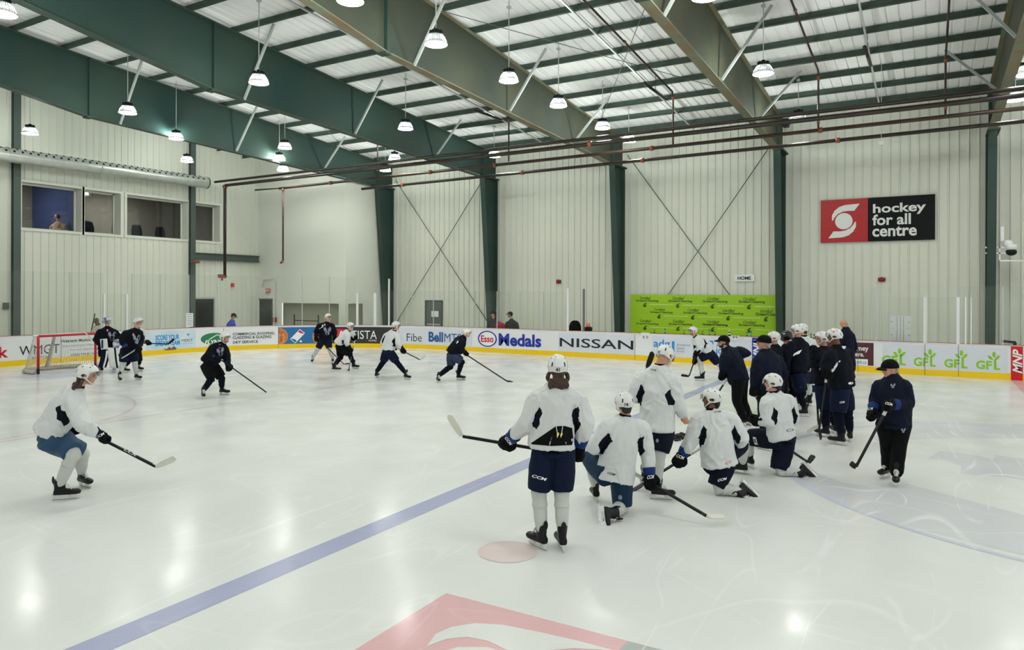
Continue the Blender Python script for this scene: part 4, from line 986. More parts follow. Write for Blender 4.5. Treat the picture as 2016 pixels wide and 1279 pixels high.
# skate: toe along +Y, blade on z=0
def skate_meshes():
    mb = MB()
    mb.loft([((0, -.115, .085), EX*.032, UP*.02), ((0, -.10, .1), EX*.042, UP*.038), ((0, -.03, .1), EX*.042, UP*.04), ((0, .06, .095), EX*.048, UP*.036), ((0, .13, .09), EX*.046, UP*.03), ((0, .17, .085), EX*.025, UP*.018)], 16, 0, 4, 2.6)
    mb.ellipsoid((0, .125, .092), EX*.048, EY*.055, UP*.036)
    mb.loft([((0, -.055, .08), EX*.042, EY*.065), ((0, -.05, .15), EX*.043, EY*.062), ((0, -.055, .21), EX*.05, EY*.062), ((0, -.06, .25), EX*.052, EY*.06)], 16, 0, 4)
    mb.loft([((0, .0, .13), EX*.04, EY*.03), ((0, .04, .11), EX*.042, EY*.03)], 12)
    mb.ellipsoid((0, -.12, .25), EX*.03, EY*.012, UP*.05); mb.ellipsoid((0, .012, .25), EX*.035, EY*.012, UP*.06)
    t = blob(mb, 'boot', BOOT, None, .0085, 3); me = t.data; PENDING.remove(t); bpy.data.objects.remove(t)
    h = MB()
    h.add([(x*w, y, z) for x in (-1, 1) for y, z, w in ((-.12, .062, .03), (.16, .062, .03), (.15, .03, .012), (.155, .016, .008), (-.125, .016, .008), (-.13, .03, .012))], [(0, 1, 2, 3, 4, 5), (11, 10, 9, 8, 7, 6)]+[(i, (i+1) % 6+6-0, 0, 0) for i in ()])
    h = MB()
    h.loft([((0, -.09, .068), EX*.034, EY*.045), ((0, -.09, .045), EX*.016, EY*.034), ((0, -.095, .02), EX*.008, EY*.035)], 12, p=2.5)
    h.loft([((0, .09, .068), EX*.036, EY*.06), ((0, .09, .045), EX*.016, EY*.045), ((0, .1, .02), EX*.008, EY*.05)], 12, p=2.5)
    h.box((-.006, -.135, .012), (.006, .16, .03)); h.box((-.026, -.115, .06), (.026, .15, .068))
    b = MB(); b.add([(x, y, z) for x in (-.002, .002) for y, z in ((-.14, .014), (-.13, .0), (-.05, -.0), (.12, .0), (.158, .008), (.165, .016))], [(5, 4, 3, 2, 1, 0), (6, 7, 8, 9, 10, 11)]+[(i, (i+1) % 6, (i+1) % 6+6, i+6) for i in range(6)])
    l = MB()
    for k in range(6):
        t_ = k/5; y, z = .075-.07*t_, .128+.085*t_; w = .022+.006*t_
        l.tube([(-w, y, z), (0, y+.006, z+.012), (w, y+.004, z+.004)], .0045, 5); l.tube([(w, y, z), (0, y-.004, z+.018), (-w, y-.01, z+.012)], .004, 5)
    l.tube([(.0, .01, .215), (.03, .03, .18), (.028, .035, .15)], .004, 5); l.tube([(.0, .01, .215), (-.03, .03, .18), (-.03, .035, .15)], .004, 5)
    return me, h.mesh('blade_holder', HELM), b.mesh('skate_blade', SILVER), l.mesh('laces', LACE)
SKM = skate_meshes()
def skate(par, M, boots=None):
    inv = parent_inv(par)
    b = link(bpy.data.objects.new('skate', SKM[0]), par); b.matrix_basis = inv @ M @ Matrix.Diagonal((1.06, 1.06, 1.06, 1))
    for nm, me in zip(('blade_holder', 'skate_blade', 'laces'), SKM[1:]): link(bpy.data.objects.new(nm, me), b)
    return b
# glove: fingers along +Y, closed round a shaft that runs along X; back of the hand +Z
def glove_meshes():
    out = []
    mb = MB(); mb.loft([((0, -.05, .0), EX*.045, UP*.035), ((0, -.01, .0), EX*.055, UP*.04), ((0, .04, .005), EX*.056, UP*.034)], 14, p=2.8)
    for i, x in enumerate((-.042, -.014, .014, .042)):
        L = (.085, .1, .098, .085)[i]; mb.limb([(x, .03, .02), (x, L-.01, .022), (x*.95, L+.005, -.012), (x*.9, L-.03, -.038), (x*.9, .03, -.03)], [.02, .0195, .0185, .017, .016], 8, 0, 2)
    for y in (-.02, .015): mb.limb([(-.04, y, .036), (.04, y, .036)], [.014, .014], 8)
    mb.limb([(-.05, -.02, .0), (-.072, .02, -.015), (-.055, .06, -.035)], [.022, .021, .018], 10)
    t = blob(mb, 'glove', BLK, None, .0075, 2); out.append(t.data); PENDING.remove(t); bpy.data.objects.remove(t)
    c = MB(); c.loft([((0, -.035, .002), EX*.052, UP*.042), ((0, -.07, .004), EX*.058, UP*.048), ((0, -.108, .006), EX*.062, UP*.056)], 18, p=2.6); out.append(c.mesh('glove_cuff', BLUE))
    return out
GLM = glove_meshes(); GLM_DARK = [GLM[0], GLM[1].copy()]; GLM_DARK[1].materials.clear(); GLM_DARK[1].materials.append(BLK)
GLM_NAVY = [GLM[0], GLM[1].copy()]; GLM_NAVY[1].materials.clear(); GLM_NAVY[1].materials.append(NAVY)
def glove(par, hand, elbow, sdir, mir, kind='blue'):
    y = (hand-elbow).normalized(); x = sdir-y*sdir.dot(y)
    x = x.normalized() if x.length > .05 else y.orthogonal().normalized(); z = x.cross(y)
    if z.z < 0: x = -x; z = -z
    M = mat4(x, y, z, hand-y*.035) @ Matrix.Diagonal((mir*1.28, 1.22, 1.28, 1))
    g_ = {'blue': GLM, 'dark': GLM_DARK, 'navy': GLM_NAVY}[kind]
    o = link(bpy.data.objects.new('glove', g_[0]), par); o.matrix_basis = parent_inv(par) @ M
    c = link(bpy.data.objects.new('glove_cuff', g_[1]), o); return o, c
def bvh(objs):
    vs = []; fs = []
    for o in objs:
        M = wmat(o); n = len(vs); vs += [M @ v.co for v in o.data.vertices]; fs += [[i+n for i in p.vertices] for p in o.data.polygons]
    return BVHTree.FromPolygons(vs, fs)
def decal(objs, shape, p00, p10, p01, m, parent, nm='lettering', lift=.006):
    """lay an outline onto the surface seen at three traced corners"""
    tr = bvh(objs); vs, fs = shape; P = []; last = None; miss = []
    for u, v in vs:
        x = p00[0]+u*(p10[0]-p00[0])+v*(p01[0]-p00[0]); y = p00[1]+u*(p10[1]-p00[1])+v*(p01[1]-p00[1]); d = ray(x, y).normalized()
        h = tr.ray_cast(CAM, d)
        if h[0] is None: miss.append(len(P)); P.append(None)
        else: P.append(h[0]-d*lift)
    ok = [p for p in P if p is not None]
    if not ok: return None
    md = sum((zdepth(p) for p in ok))/len(ok)
    for i in miss:
        u, v = vs[i]; x = p00[0]+u*(p10[0]-p00[0])+v*(p01[0]-p00[0]); y = p00[1]+u*(p10[1]-p00[1])+v*(p01[1]-p00[1]); P[i] = onD(x, y, md)
    mb = MB(); mb.add(P, fs); return mb.build(nm, m, parent)
def stick(label, butt, heel, toe, blade=BLACK, shaft=BLACK, grip=TAPEW, goalie=False, letters=False, bw=.075):
    e = empty('hockey_stick', heel, label, 'hockey stick', 'hockey sticks')
    ax = (butt-heel).normalized(); bd_ = (toe-heel); L = bd_.length; bd_.normalize(); up = (ax-bd_*ax.dot(bd_)).normalized(); th = bd_.cross(up)
    mb = MB(); mb.bar(heel+ax*.02, butt, .032, .024, up=th); sh = mb.build('shaft', shaft, e)
    mb = MB(); vs = []; n = 10
    for i in range(n+1):
        t = i/n; w = bw*(.62+.38*min(1, t*3))*(1 if t < .85 else math.sqrt(max(.05, 1-((t-.85)/.15)**2))); cu = .03*t*t*L/.3
        c = heel+bd_*(L*t)+up*(.0)+th*cu
        for s in (-1, 1): vs += [c+th*.006*s-up*w*.35, c+th*.006*s+up*w*.65]
    fs = []
    for i in range(n):
        a = 4*i; b = a+4; fs += [(a, a+1, b+1, b), (a+3, a+2, b+2, b+3), (a+1, a+3, b+3, b+1), (a+2, a, b, b+2)]
    mb.add(vs, fs+[(0, 2, 3, 1), (4*n, 4*n+1, 4*n+3, 4*n+2)]); mb.bar(heel+ax*.07, heel+bd_*.03, .034, .022, up=th); mb.build('stick_blade', blade, e, fix=True)
    mb = MB(); mb.bar(butt-ax*.16, butt+ax*.01, .036, .029, up=th); mb.build('grip_tape', grip, e)
    if goalie: mb = MB(); mb.bar(heel+ax*.02, heel+ax*.62, .09, .028, up=th); mb.build('paddle', shaft, e)
    return e
def person(label, g, hd, nk, sh, el, ha, pel, kn, feet, f=0, hf=None, hp=0, hr=0, top=JW, low=NAVY, sock=SOCKW, hat='helmet', skin=SKIN, hair=None, long_hair=False,
           gl=('blue', 'blue'), stick_=None, full=False, coat=False, bulk=1.0, bare=(), visor=True, beard=None, hem=None, fold=.022, D=None, no_legs=False, patch=True, hlen=.16, shoes='skate', seed=0):
    if D is None: G = onZ(*g); D = zdepth(G)
    else: G = onD(g[0], g[1], D); G.z = 0
    e = empty('person', G, label, 'person')
    hf = f if hf is None else hf
    rt, fw, _ = frame(f); sg = 1 if math.cos(dg_(f)) >= 0 else -1; bv = rt*sg; bd0 = bv.dot(FW)
    def pt(p, off=0): return onD(p[0], p[1], D+(p[2] if len(p) > 2 else off))
    H, NK, PE = pt(hd), pt(nk), pt(pel)
    SH = [pt(sh[0], -bd0*.19), pt(sh[1], bd0*.19)]; EL = [pt(el[0], -bd0*.24), pt(el[1], bd0*.24)]; HA = [pt(ha[0], -bd0*.15), pt(ha[1], bd0*.15)]
    HI = [PE-bv*.1-UP*.04, PE+bv*.1-UP*.04]
    vox = max(.0085, D*.00105); xb = (SH[1]-SH[0]).normalized(); ax = (NK-PE).normalized(); xb = (xb-ax*xb.dot(ax)).normalized(); yb_ = ax.cross(xb)
    FT = []; AN = []
    legs = not no_legs
    KN = [pt(kn[0], -bd0*.12), pt(kn[1], bd0*.12)] if legs else HI
    if no_legs:
        zf = 4.25 if PE.z > 4 else 0; full = True; shoes = 'shoe'; legs = True
        KN = [V((h.x, h.y, zf+(PE.z-zf)*.52))+fw*.02 for h in HI]; AN = [V((h.x, h.y, zf+.1)) for h in HI]; FT = [mat4(rt, fw, UP, V((h.x, h.y, zf))+fw*.06) for h in HI]; feet = []; low = BLK
    if legs:
        for i, ft in enumerate(feet):
            if ft[0] == 'g':
                a, b = onZ(ft[1], ft[2]), onZ(ft[3], ft[4]); y = (b-a); y.z = 0; y.normalize(); o = (a+b)/2
                z = (UP+(KN[i]-o).normalized()*.35).normalized(); z = (z-y*z.dot(y)).normalized(); x = y.cross(z); M = mat4(x, y, z, o)
            else:   # trailing foot: ankle, toe and a point on the blade side
                A_, B_, C_ = pt(ft[1]), pt(ft[2]), pt(ft[3]); y = (B_-A_).normalized(); z = (A_-C_); z = (z-y*z.dot(y)).normalized(); x = y.cross(z)
                M = mat4(x, y, z, A_-z*.16+y*.05)
            FT.append(M); AN.append(M @ V((0, -.055, .19)))
    # body
    hx, hy, hz = frame(hf, hp, hr)
    def hp_(x, y, z): return H+hx*x+hy*y+hz*z
    mb = MB()
    mb.ellipsoid(hp_(0, -.012, .025), hx*.078, hy*.098, hz*.098); mb.ellipsoid(hp_(0, .03, -.045), hx*.06, hy*.06, hz*.07); mb.ellipsoid(hp_(0, .055, -.09), hx*.03, hy*.028, hz*.026)
    mb.limb([hp_(0, .085, .02), hp_(0, .107, -.018), hp_(0, .098, -.03)], [.011, .015, .01], 8); mb.ellipsoid(hp_(0, .083, -.058), hx*.026, hy*.014, hz*.012)
    mb.ellipsoid(hp_(0, .076, .03), hx*.05, hy*.018, hz*.014)
    for s in (-1, 1): mb.ellipsoid(hp_(s*.078, -.005, -.008), hx*.012, hy*.02, hz*.032); mb.ellipsoid(hp_(s*.04, .06, -.025), hx*.025, hy*.025, hz*.022)
    mb.limb([hp_(0, -.02, -.03), NK+ax*.03, NK-ax*.06], [.058, .062, .075], 14)
    mb.loft([(NK, xb*.09, yb_*.07), (NK.lerp(PE, .15), xb*.17, yb_*.1), (NK.lerp(PE, .6), xb*.14, yb_*.09), (PE, xb*.12, yb_*.08)])
    for i in (0, 1):
        mb.limb([SH[i], EL[i], HA[i].lerp(EL[i], .15)], [.055, .045, .032], 10)
        if legs: mb.limb([HI[i], KN[i], AN[i]], [.055, .036, .028], 10)
    for i in bare:
        h, y = HA[i], (HA[i]-EL[i]).normalized(); x = y.cross(fw).normalized(); z = x.cross(y)
        mb.limb([h-y*.09, h-y*.03], [.03, .034], 10); mb.loft([(h-y*.04, x*.036, z*.022), (h+y*.02, x*.043, z*.022), (h+y*.045, x*.04, z*.018)])
        for k, (o_, L) in enumerate(((-.03, .05), (-.01, .06), (.01, .057), (.03, .045))):
            b_ = h+y*.04+x*o_; mb.limb([b_, b_+y*L*.5+z*.004, b_+y*L*.75+z*.03, b_+y*L*.35+z*.045], [.0105, .0105, .0095, .0085], 8, 0, 2)
        mb.limb([h-x*.035-y*.02, h-x*.05+y*.02+z*.015, h-x*.035+y*.05+z*.03], [.014, .013, .01], 8)
    body = blob(mb, 'body', skin, e, min(vox, .014) if not bare else min(vox, .008), 3)
    # eyes and brows
    mb = MB()
    for s in (-1, 1): mb.ellipsoid(hp_(s*.03, .081, .006), hx*.012, hy*.008, hz*.006, 8, 6)
    mb.build('eyes', BLACK, body)
    mb = MB()
    for s in (-1, 1): mb.limb([hp_(s*.014, .092, .022), hp_(s*.045, .083, .024)], [.005, .004], 6)
    mb.build('eyebrows', hair or HAIR, body)
    if beard:
        mb = MB(); mb.ellipsoid(hp_(0, .045, -.085), hx*.052, hy*.048, hz*.038); mb.ellipsoid(hp_(0, .09, -.045), hx*.03, hy*.01, hz*.008)
        for s in (-1, 1): mb.limb([hp_(s*.06, .01, -.03), hp_(s*.05, .04, -.075)], [.018, .022], 8)
        blob(mb, 'beard', beard, body, max(.007, vox*.6), 2)
    if hair:
        mb = MB()
        if hat == 'helmet': mb.ellipsoid(hp_(0, -.03, .02), hx*.086, hy*.098, hz*.1)
        elif hair is not HAIRG: mb.ellipsoid(hp_(0, -.03, .015), hx*.084, hy*.096, hz*(.1 if hat else .108))
        mb.ellipsoid(hp_(0, -.07, -.035), hx*.07, hy*.045, hz*.04); mb.ellipsoid(hp_(0, -.085, -.06), hx*.06, hy*.028, hz*.045 if hair is not HAIRG else hz*.03)
        if long_hair:
            mb.ellipsoid(hp_(0, -.085, -.13), hx*.09, hy*.05, hz*.06); mb.ellipsoid(hp_(.03, -.1, -.15), hx*.05, hy*.04, hz*.05)
            for s in (-1, 1): mb.limb([hp_(s*.09, -.02, -.04), hp_(s*.105, -.03, -.09), hp_(s*.1, -.05, -.12)], [.02, .022, .012], 8)
            for k in range(7): a = -.08+.027*k; mb.limb([hp_(a, -.09, -.11), hp_(a*1.1, -.115, -.16), hp_(a*1.05, -.1, -.19)], [.022, .022, .01], 8)
        blob(mb, 'hair', hair, body, max(.008, vox*.8), 1, .006, 40)
    HM = mat4(hx, hy, hz, hp_(0, -.006, .03)); hel = None
    inv = parent_inv(e)
    if hat == 'helmet':
        hel = link(bpy.data.objects.new('helmet', HME), e); hel.matrix_basis = inv @ HM
        for nm, me in ((('ear_loop', ERING), ('chin_strap', STRAP)) if hf != 0 else ())+((('visor', VIS),) if visor else ()): link(bpy.data.objects.new(nm, me), hel)
    elif hat == 'cap':
        hel = link(bpy.data.objects.new('cap', CAPM), e); hel.matrix_basis = inv @ mat4(hx, hy, hz, hp_(0, -.012, .03)); link(bpy.data.objects.new('cap_bill', BILLM), hel)
    # jersey or jacket
    B = bulk; hm = pt(hem)-ax*.02 if hem else PE-ax*.06
    ax2 = (NK-hm); mb = MB(); W_ = .10 if not coat else .085
    hrx, hry = (.235, .19) if not coat else (.205, .165)
    mb.loft([(hm, xb*hrx*B, yb_*hry*B), (hm+ax2*.3, xb*.215*B, yb_*.175*B), (hm+ax2*.62, xb*.225*B, yb_*.165*B), (hm+ax2*.86, xb*.195*B, yb_*.13*B), (NK+ax*.0, xb*.11, yb_*.095), (NK+ax*(.045 if coat else .02), xb*.075, yb_*.075)], 22, 0, 4)
    for i in (0, 1):
        w = HA[i].lerp(EL[i], .30 if i in bare else .5 if gl[i] else .2); s_ = SH[i]-ax*.02
        mb.limb([s_, s_.lerp(EL[i], .5)-UP*.01, EL[i], w], [W_*1.08*B, W_*1.02*B, W_*.93*B, W_*.7*B], 14)
        mb.limb([NK-ax*.06, s_+ax*.01], [.08, W_*.95], 12)
    zone = None; mats = [top]
    if patch and not coat:
        pm = JN if top is JW else LWHITE; mats = [top, pm]; Z = []
        for i, s in ((0, -1), (1, 1)):
            m0 = SH[i].lerp(PE, .34)+xb*s*.035; m1 = SH[i].lerp(EL[i], .75); Z.append((m0.lerp(m1, .3), .178 if top is JW else .05))
        def zone(c, n, Z=Z):
            for k, (q, r) in enumerate(Z):
                dd = c-q+noise.noise_vector(c*9)*.03
                if abs(dd.dot(xb))/.6+abs(dd.dot(yb_))/1.6+abs(dd.dot(ax)+dd.dot(xb)*(.8 if k else -.8))/1.15 < r: return 1
            return 0
    je = blob(mb, 'jacket' if coat else 'jersey', mats, e, vox, 3, fold, 5.5, zone, seed)
    mb = MB(); mb.loft([(NK+ax*.0, xb*.085, yb_*.08), (NK+ax*.045, xb*.07, yb_*.07)], 14); mb.build('collar', BLK if top is not BLK else NAVY, je)
    parts = dict(e=e, body=body, helmet=hel, jersey=je)
    # shorts / trousers and socks
    if legs:
        mb = MB(); mb.loft([(PE+ax*.16, xb*.185*B, yb_*.145*B), (PE, bv*.19*B, bv.cross(UP)*.155*B), (PE-UP*.06, bv*.185*B, bv.cross(UP)*.15*B)])
        for i in (0, 1):
            if full: mb.limb([HI[i], HI[i].lerp(KN[i], .5), KN[i], KN[i].lerp(AN[i], .5), AN[i]-UP*.02], [.13*B, .12, .098, .09, .088], 14)
            else:
                d = (KN[i]-HI[i]).normalized(); sd = (bv-d*bv.dot(d)).normalized(); fd = d.cross(sd); k1 = HI[i]+(KN[i]-HI[i])*.97
                mb.loft([(HI[i]-d*.06, sd*.12*B, fd*.14*B), (HI[i].lerp(KN[i], .45), sd*.13*B, fd*.145*B), (k1, sd*.112*B, fd*.122*B)], 18, 0, 3, 2.3)
        parts['shorts'] = blob(mb, 'trousers' if full else 'hockey_shorts', low, e, vox, 3, .006, 6, None, seed+3, zmin=.01)
        for i in (0, 1):
            if not full:
                a, k, b = HI[i].lerp(KN[i], .7), KN[i], AN[i]; d = (b-k).normalized(); th_ = (k-a).normalized()
                sd = bv-d*bv.dot(d); sd.normalize(); fd = d.cross(sd); sd1 = (bv-th_*bv.dot(th_)).normalized(); fd1 = th_.cross(sd1)
                if fd1.dot(fd) < 0: fd1 = -fd1
                mb = MB(); L = k.lerp
                mb.loft([(a, sd1*.085, fd1*.09), (k-th_*.06, sd1*.085, fd1*.09), (k+(d+th_)*.01, sd*.084, fd*.095), (L(b, .22), sd*.076, fd*.08), (L(b, .36), sd*.083, fd*.088), (L(b, .42), sd*.074, fd*.08), (L(b, .7), sd*.07, fd*.074), (L(b, .93), sd*.052, fd*.056), (b, sd*.047, fd*.05)], 20, 0, 3)
                so = mb.build('sock', sock, e); me = so.data
                ivz = wmat(so)
                for v in me.vertices:
                    w = ivz @ v.co
                    if w.z < .008: v.co.z += .008-w.z
                me.update(); parts['sock%d' % i] = so
            if shoes == 'skate': skate(e, FT[i])
            else:
                mb = MB(); M = FT[i]; mb.loft([(M @ V((0, -.12, .04)), M.to_3x3() @ EX*.035, UP*.04), (M @ V((0, 0, .04)), M.to_3x3() @ EX*.045, UP*.04), (M @ V((0, .14, .03)), M.to_3x3() @ EX*.04, UP*.025)]); mb.build('shoe', BLACK, e)
    # gloves
    for i in (0, 1):
        if i in bare or gl[i] is None: continue
        sd = (stick_[1]-stick_[0]).normalized() if stick_ else fw
        parts['glove%d' % i] = glove(e, HA[i], EL[i], sd, -1 if i == 0 else 1, gl[i])
    parts.update(HA=HA, EL=EL, D=D, pt=pt, SH=SH, KN=KN, PE=PE, NK=NK, H=H, AN=AN, hp=hp_)
    return parts
def P3(g, p, dd=0, D=None):
    if D is None: D = zdepth(onZ(*g))
    return onD(p[0], p[1], D+(p[2] if len(p) > 2 else dd))
def refine(shape, cuts):
    bm = bmesh.new(); vv = [bm.verts.new((u, v, 0)) for u, v in shape[0]]
    for f in shape[1]: bm.faces.new([vv[i] for i in f])
    for _ in range(cuts): bmesh.ops.subdivide_edges(bm, edges=bm.edges[:], cuts=1, use_grid_fill=True)
    bm.verts.index_update(); r = ([(v.co.x, v.co.y) for v in bm.verts], [tuple(v.index for v in f.verts) for f in bm.faces]); bm.free(); return r
def ccm(objs, parent, p00, p10, p01, m=LWHITE, sh=.25): decal(objs, text2d('CCM', .03, sh), p00, p10, p01, m, parent)
MOOSE = [flat2d([(.34, 0), (.66, 0), (.8, .22), (.7, .58), (.3, .58), (.2, .22)]), flat2d([(.4, .5), (.1, .42), (0, .7), (.03, .95), (.13, .86), (.2, 1), (.3, .86), (.42, .7)]), flat2d([(.6, .5), (.9, .42), (1, .7), (.97, .95), (.87, .86), (.8, 1), (.7, .86), (.58, .7)])]
def crest(objs, par, p00, p10, p01, m=None):
    for s in MOOSE: decal(objs, s, p00, p10, p01, m or CREST, par, 'crest')
    for a in (.3, .55): decal(objs, flat2d([(a, .3), (a+.15, .34), (a+.13, .44), (a+.02, .42)]), p00, p10, p01, INK, par, 'crest', .009)

# --- near group
g = (1080, 1079); S = (P3(g, (1137, 897, .1)), P3(g, (908, 858, .45)), P3(g, (880, 818, .5)))
p = person('player number 41 standing with his back turned and long brown hair', g, (1098, 726), (1098, 757), [(1061, 783), (1136, 786)], [(1036, 836), (1151, 834)], [(998, 870, .25), (1138, 890, .12)],
    (1089, 886), [(1061, 965), (1106, 965)], [('g', 1078, 1086, 1042, 1069), ('g', 1112, 1091, 1097, 1067)], f=0, hair=HAIR, long_hair=True, low=NAVY, stick_=S, bulk=1.05, seed=1, hem=(1084, 874))
stick('black stick with worn white blade held level by player number 41', *S, blade=TAPEW)
decal([p['helmet']], text2d('41', .03), (1094, 731), (1102, 731), (1094, 724), INK, p['helmet'], 'number')
ccm(list(p['glove0']), p['glove0'][0], (993, 862), (1004, 877), (998, 859))
ccm([p['shorts']], p['shorts'], (1047, 939), (1076, 947), (1048, 933)); ccm([p['jersey']], p['jersey'], (1097, 765), (1112, 766), (1097, 762), INK)
decal([p['jersey'], p['shorts']], refine(flat2d([(0, .0), (.28, .45), (.6, .98), (.8, 1), (.97, .88), (1, .3), (.97, -.05), (.5, -.1)]), 4), (1042, 874), (1129, 874), (1042, 838), BLK, p['shorts'], 'waistband', .004)
for x0, x1 in ((1095, 1098), (1108, 1105)):
    decal([p['shorts'], p['jersey']], grid2d(1, 6), (x0-.6+(x1-x0), 857), (x0+.6+(x1-x0), 857), (x0-.6, 838), LWHITE, p['shorts'], 'lace'); decal([p['shorts'], p['jersey']], flat2d([(.2, 0), (1, .7), (.6, 1), (0, .5)]), (x1-2, 862), (x1+3, 862), (x1-2, 850), mat('lace_yellow', 'e8d870'), p['shorts'], 'lace_tip')

g = (1215, 1010); S = (P3(g, (1244, 929, .1)), P3(g, (1394, 1017, -.45)), P3(g, (1426, 1020, -.42)))
p = person('player number 14 kneeling on one knee, seen from behind', g, (1229, 795), (1230, 822), [(1194, 838), (1263, 842)], [(1168, 878), (1274, 893)], [(1187, 888, .3), (1281, 948, -.05)],
    (1207, 925), [(1161, 900, .38), (1225, 996, .02)], [('g', 1179, 994, 1165, 973), ('k', (1201, 1010, -.32), (1206, 1043, -.42), (1180, 1022, -.41))], f=-12, hair=HAIRB, low=NAVYL, stick_=S, seed=2, hem=(1210, 940))
stick('black stick with cream taped blade under the hand of player number 14', *S, blade=TAPEW)
decal([p['helmet']], text2d('14', .03), (1229.5, 799.5), (1237, 799.5), (1229.5, 793), INK, p['helmet'], 'number')
ccm([p['jersey']], p['jersey'], (1195, 932), (1211, 936.5), (1197, 928), INK); ccm(list(p['glove1']), p['glove1'][0], (1274, 943), (1288, 941), (1274, 936))
decal([p['shorts']], disc2d(10), (1217, 984), (1225, 984), (1217, 974), CREST, p['shorts'], 'crest')

g = (1300, 981); S = (P3(g, (1282, 800, .35)), P3(g, (1273, 722, .3)), P3(g, (1285, 692, .3)))
p = person('bare-handed player in white number 27 standing and looking down', g, (1309, 702), (1299, 722), [(1264, 742), (1323, 748)], [(1250, 778), (1331, 788)], [(1276, 790, .32), (1348, 824, -.05)],
    (1293, 842), [(1276, 893, .25), (1299, 890, -.1)], [('g', 1262, 955, 1290, 952), ('g', 1278, 981.5, 1324, 984)], f=22, hf=48, hp=28, low=mat('shorts_midnight', '0a1022', .75, spec=.15), bare=(1,), stick_=S, bulk=1.02, seed=3, hem=(1293, 842))
stick('stick held upright with its dark blade beside the head of player number 27', *S)
decal([p['helmet']], text2d('27', .03), (1294.5, 695), (1300, 695), (1294.5, 690), INK, p['helmet'], 'number'); ccm([p['jersey']], p['jersey'], (1281, 728), (1292, 730.5), (1281, 725), INK)
decal([p['shorts']], disc2d(10), (1291, 871), (1297, 871), (1291, 863), CREST, p['shorts'], 'crest')
mb = MB(); w_ = p['HA'][1].lerp(p['EL'][1], .2); w2 = p['HA'][1].lerp(p['EL'][1], .36); mb.limb([w_, w2], [.042, .048]); mb.build('undershirt_cuff', mat('cuff_teal', '38504e', .7), p['e'])

g = (1415, 972); S = (P3(g, (1378, 882, .3)), P3(g, (1268, 950, .2)), P3(g, (1240, 970, .15)))
p = person('bearded player in white kneeling on one knee and looking left', g, (1400, 786), (1402, 808), [(1376, 822), (1438, 824)], [(1361, 866), (1461, 864)], [(1337, 905, -.05), (1450, 880, .35)],
    (1416, 906), [(1462, 872, .5), (1409, 958, -.05)], [('k', (1462, 966, -.1), (1489, 993, -.15), (1484, 953, -.0)), ('g', 1476, 934, 1436, 929)][::-1], f=-8, hf=-72, skin=SKIND, hair=HAIRB, beard=HAIRB, low=mat('shorts_midnight', '0a1022', .75, spec=.15), stick_=S, seed=4, hem=(1416, 912))
stick('black stick of the bearded kneeling player, its blade behind number 14', *S)
ccm([p['shorts']], p['shorts'], (1413, 948), (1431, 944), (1413, 943)); ccm([p['jersey']], p['jersey'], (1406, 812), (1420, 811), (1406, 809), INK); ccm(list(p['glove0']), p['glove0'][0], (1331, 899), (1346, 905), (1333, 893))
decal([p['jersey']], disc2d(16, hole=.75), (1428, 915), (1439, 911), (1428, 910), ADRED, p['jersey'], 'crest')

g = (1538, 934); S = (P3(g, (1520, 862, .2)), P3(g, (1593, 911, .1)), P3(g, (1605, 893, -.2)))
p = person('player in white kneeling right of the bearded one, facing away to the left', g, (1521, 755), (1524, 774), [(1509, 790), (1552, 790)], [(1511, 831), (1561, 828)], [(1488, 826, -.02), (1520, 845, .3)],
    (1540, 858), [(1474, 860, .25), (1533, 926, -.05)], [('g', 1480, 921, 1464, 916), ('k', (1580, 928, -.1), (1605, 955, -.15), (1597, 914, -.02))], f=-38, hf=-62, hair=HAIRB, low=mat('shorts_midnight', '0a1022', .75, spec=.15), stick_=S, gl=('dark', 'dark'), seed=5, hem=(1538, 858))
stick('black stick with curved blade behind the right-hand kneeling player', *S)
ccm([p['shorts']], p['shorts'], (1486, 875), (1493, 876), (1481, 859)); decal([p['jersey']], disc2d(16, hole=.75), (1548, 850), (1563, 848), (1548, 845), INK, p['jersey'], 'crest')

# --- left foreground skater
g = (127, 980); S = (P3(g, (150, 838, .25)), P3(g, (309, 919, -.25)), P3(g, (351, 902, -.35)))
p = person('long-haired player in white skating in a crouch at the far left', g, (172, 739), (153, 762), [(148, 786, -.12), (138, 776, .26)], [(166, 836, -.22), (146, 826, .32)], [(203, 860, -.05), (150, 840, .25)],
    (104, 856), [(145, 890, -.12), (160, 890, .2)], [('g', 101, 985, 153, 981), ('g', 153, 954, 181, 962)], f=78, hf=75, hp=8, hair=HAIR, long_hair=True, low=mat('shorts_blue', '1c4468', .6), stick_=S, gl=('navy', 'dark'), bulk=1.06, seed=6, hem=(99, 848))
o = stick('black stick with white taped blade of the crouching player at far left', *S, blade=TAPEW)
ccm([p['glove0'][1], p['glove0'][0]], p['glove0'][0], (190, 864), (207, 854), (187, 860)); ccm(list(o.children), o, (243, 886), (268, 899), (246, 882))

# --- coach right
g = (1748, 948); S = (P3(g, (1750, 797, -.3)), P3(g, (1684, 921, -.25)), P3(g, (1672, 911, -.1)))
p = person('coach in dark tracksuit and cap standing alone at the right', g, (1751, 726), (1757, 742), [(1731, 757), (1781, 757)], [(1723, 788), (1789, 793)], [(1717, 815, -.05), (1750, 798, -.3)],
    (1759, 828), [(1746, 868), (1771, 876)], [('g', 1756, 936, 1730, 943), ('g', 1765, 946, 1763, 962)], f=-150, hf=-92, hp=8, top=mat('jacket_navy', '091226', .7, spec=.15), low=BLK, hat='cap', full=True, coat=True, hair=HAIRG, stick_=S, seed=7, hem=(1761, 838), bulk=1.05, fold=.01)
stick('plain black stick held in one hand by the coach at the right', *S)
ccm(list(p['glove0']), p['glove0'][0], (1706, 808), (1719, 806), (1706, 803)); ccm([p['glove1'][1], p['glove1'][0]], p['glove1'][0], (1742, 795), (1757, 799), (1744, 790))
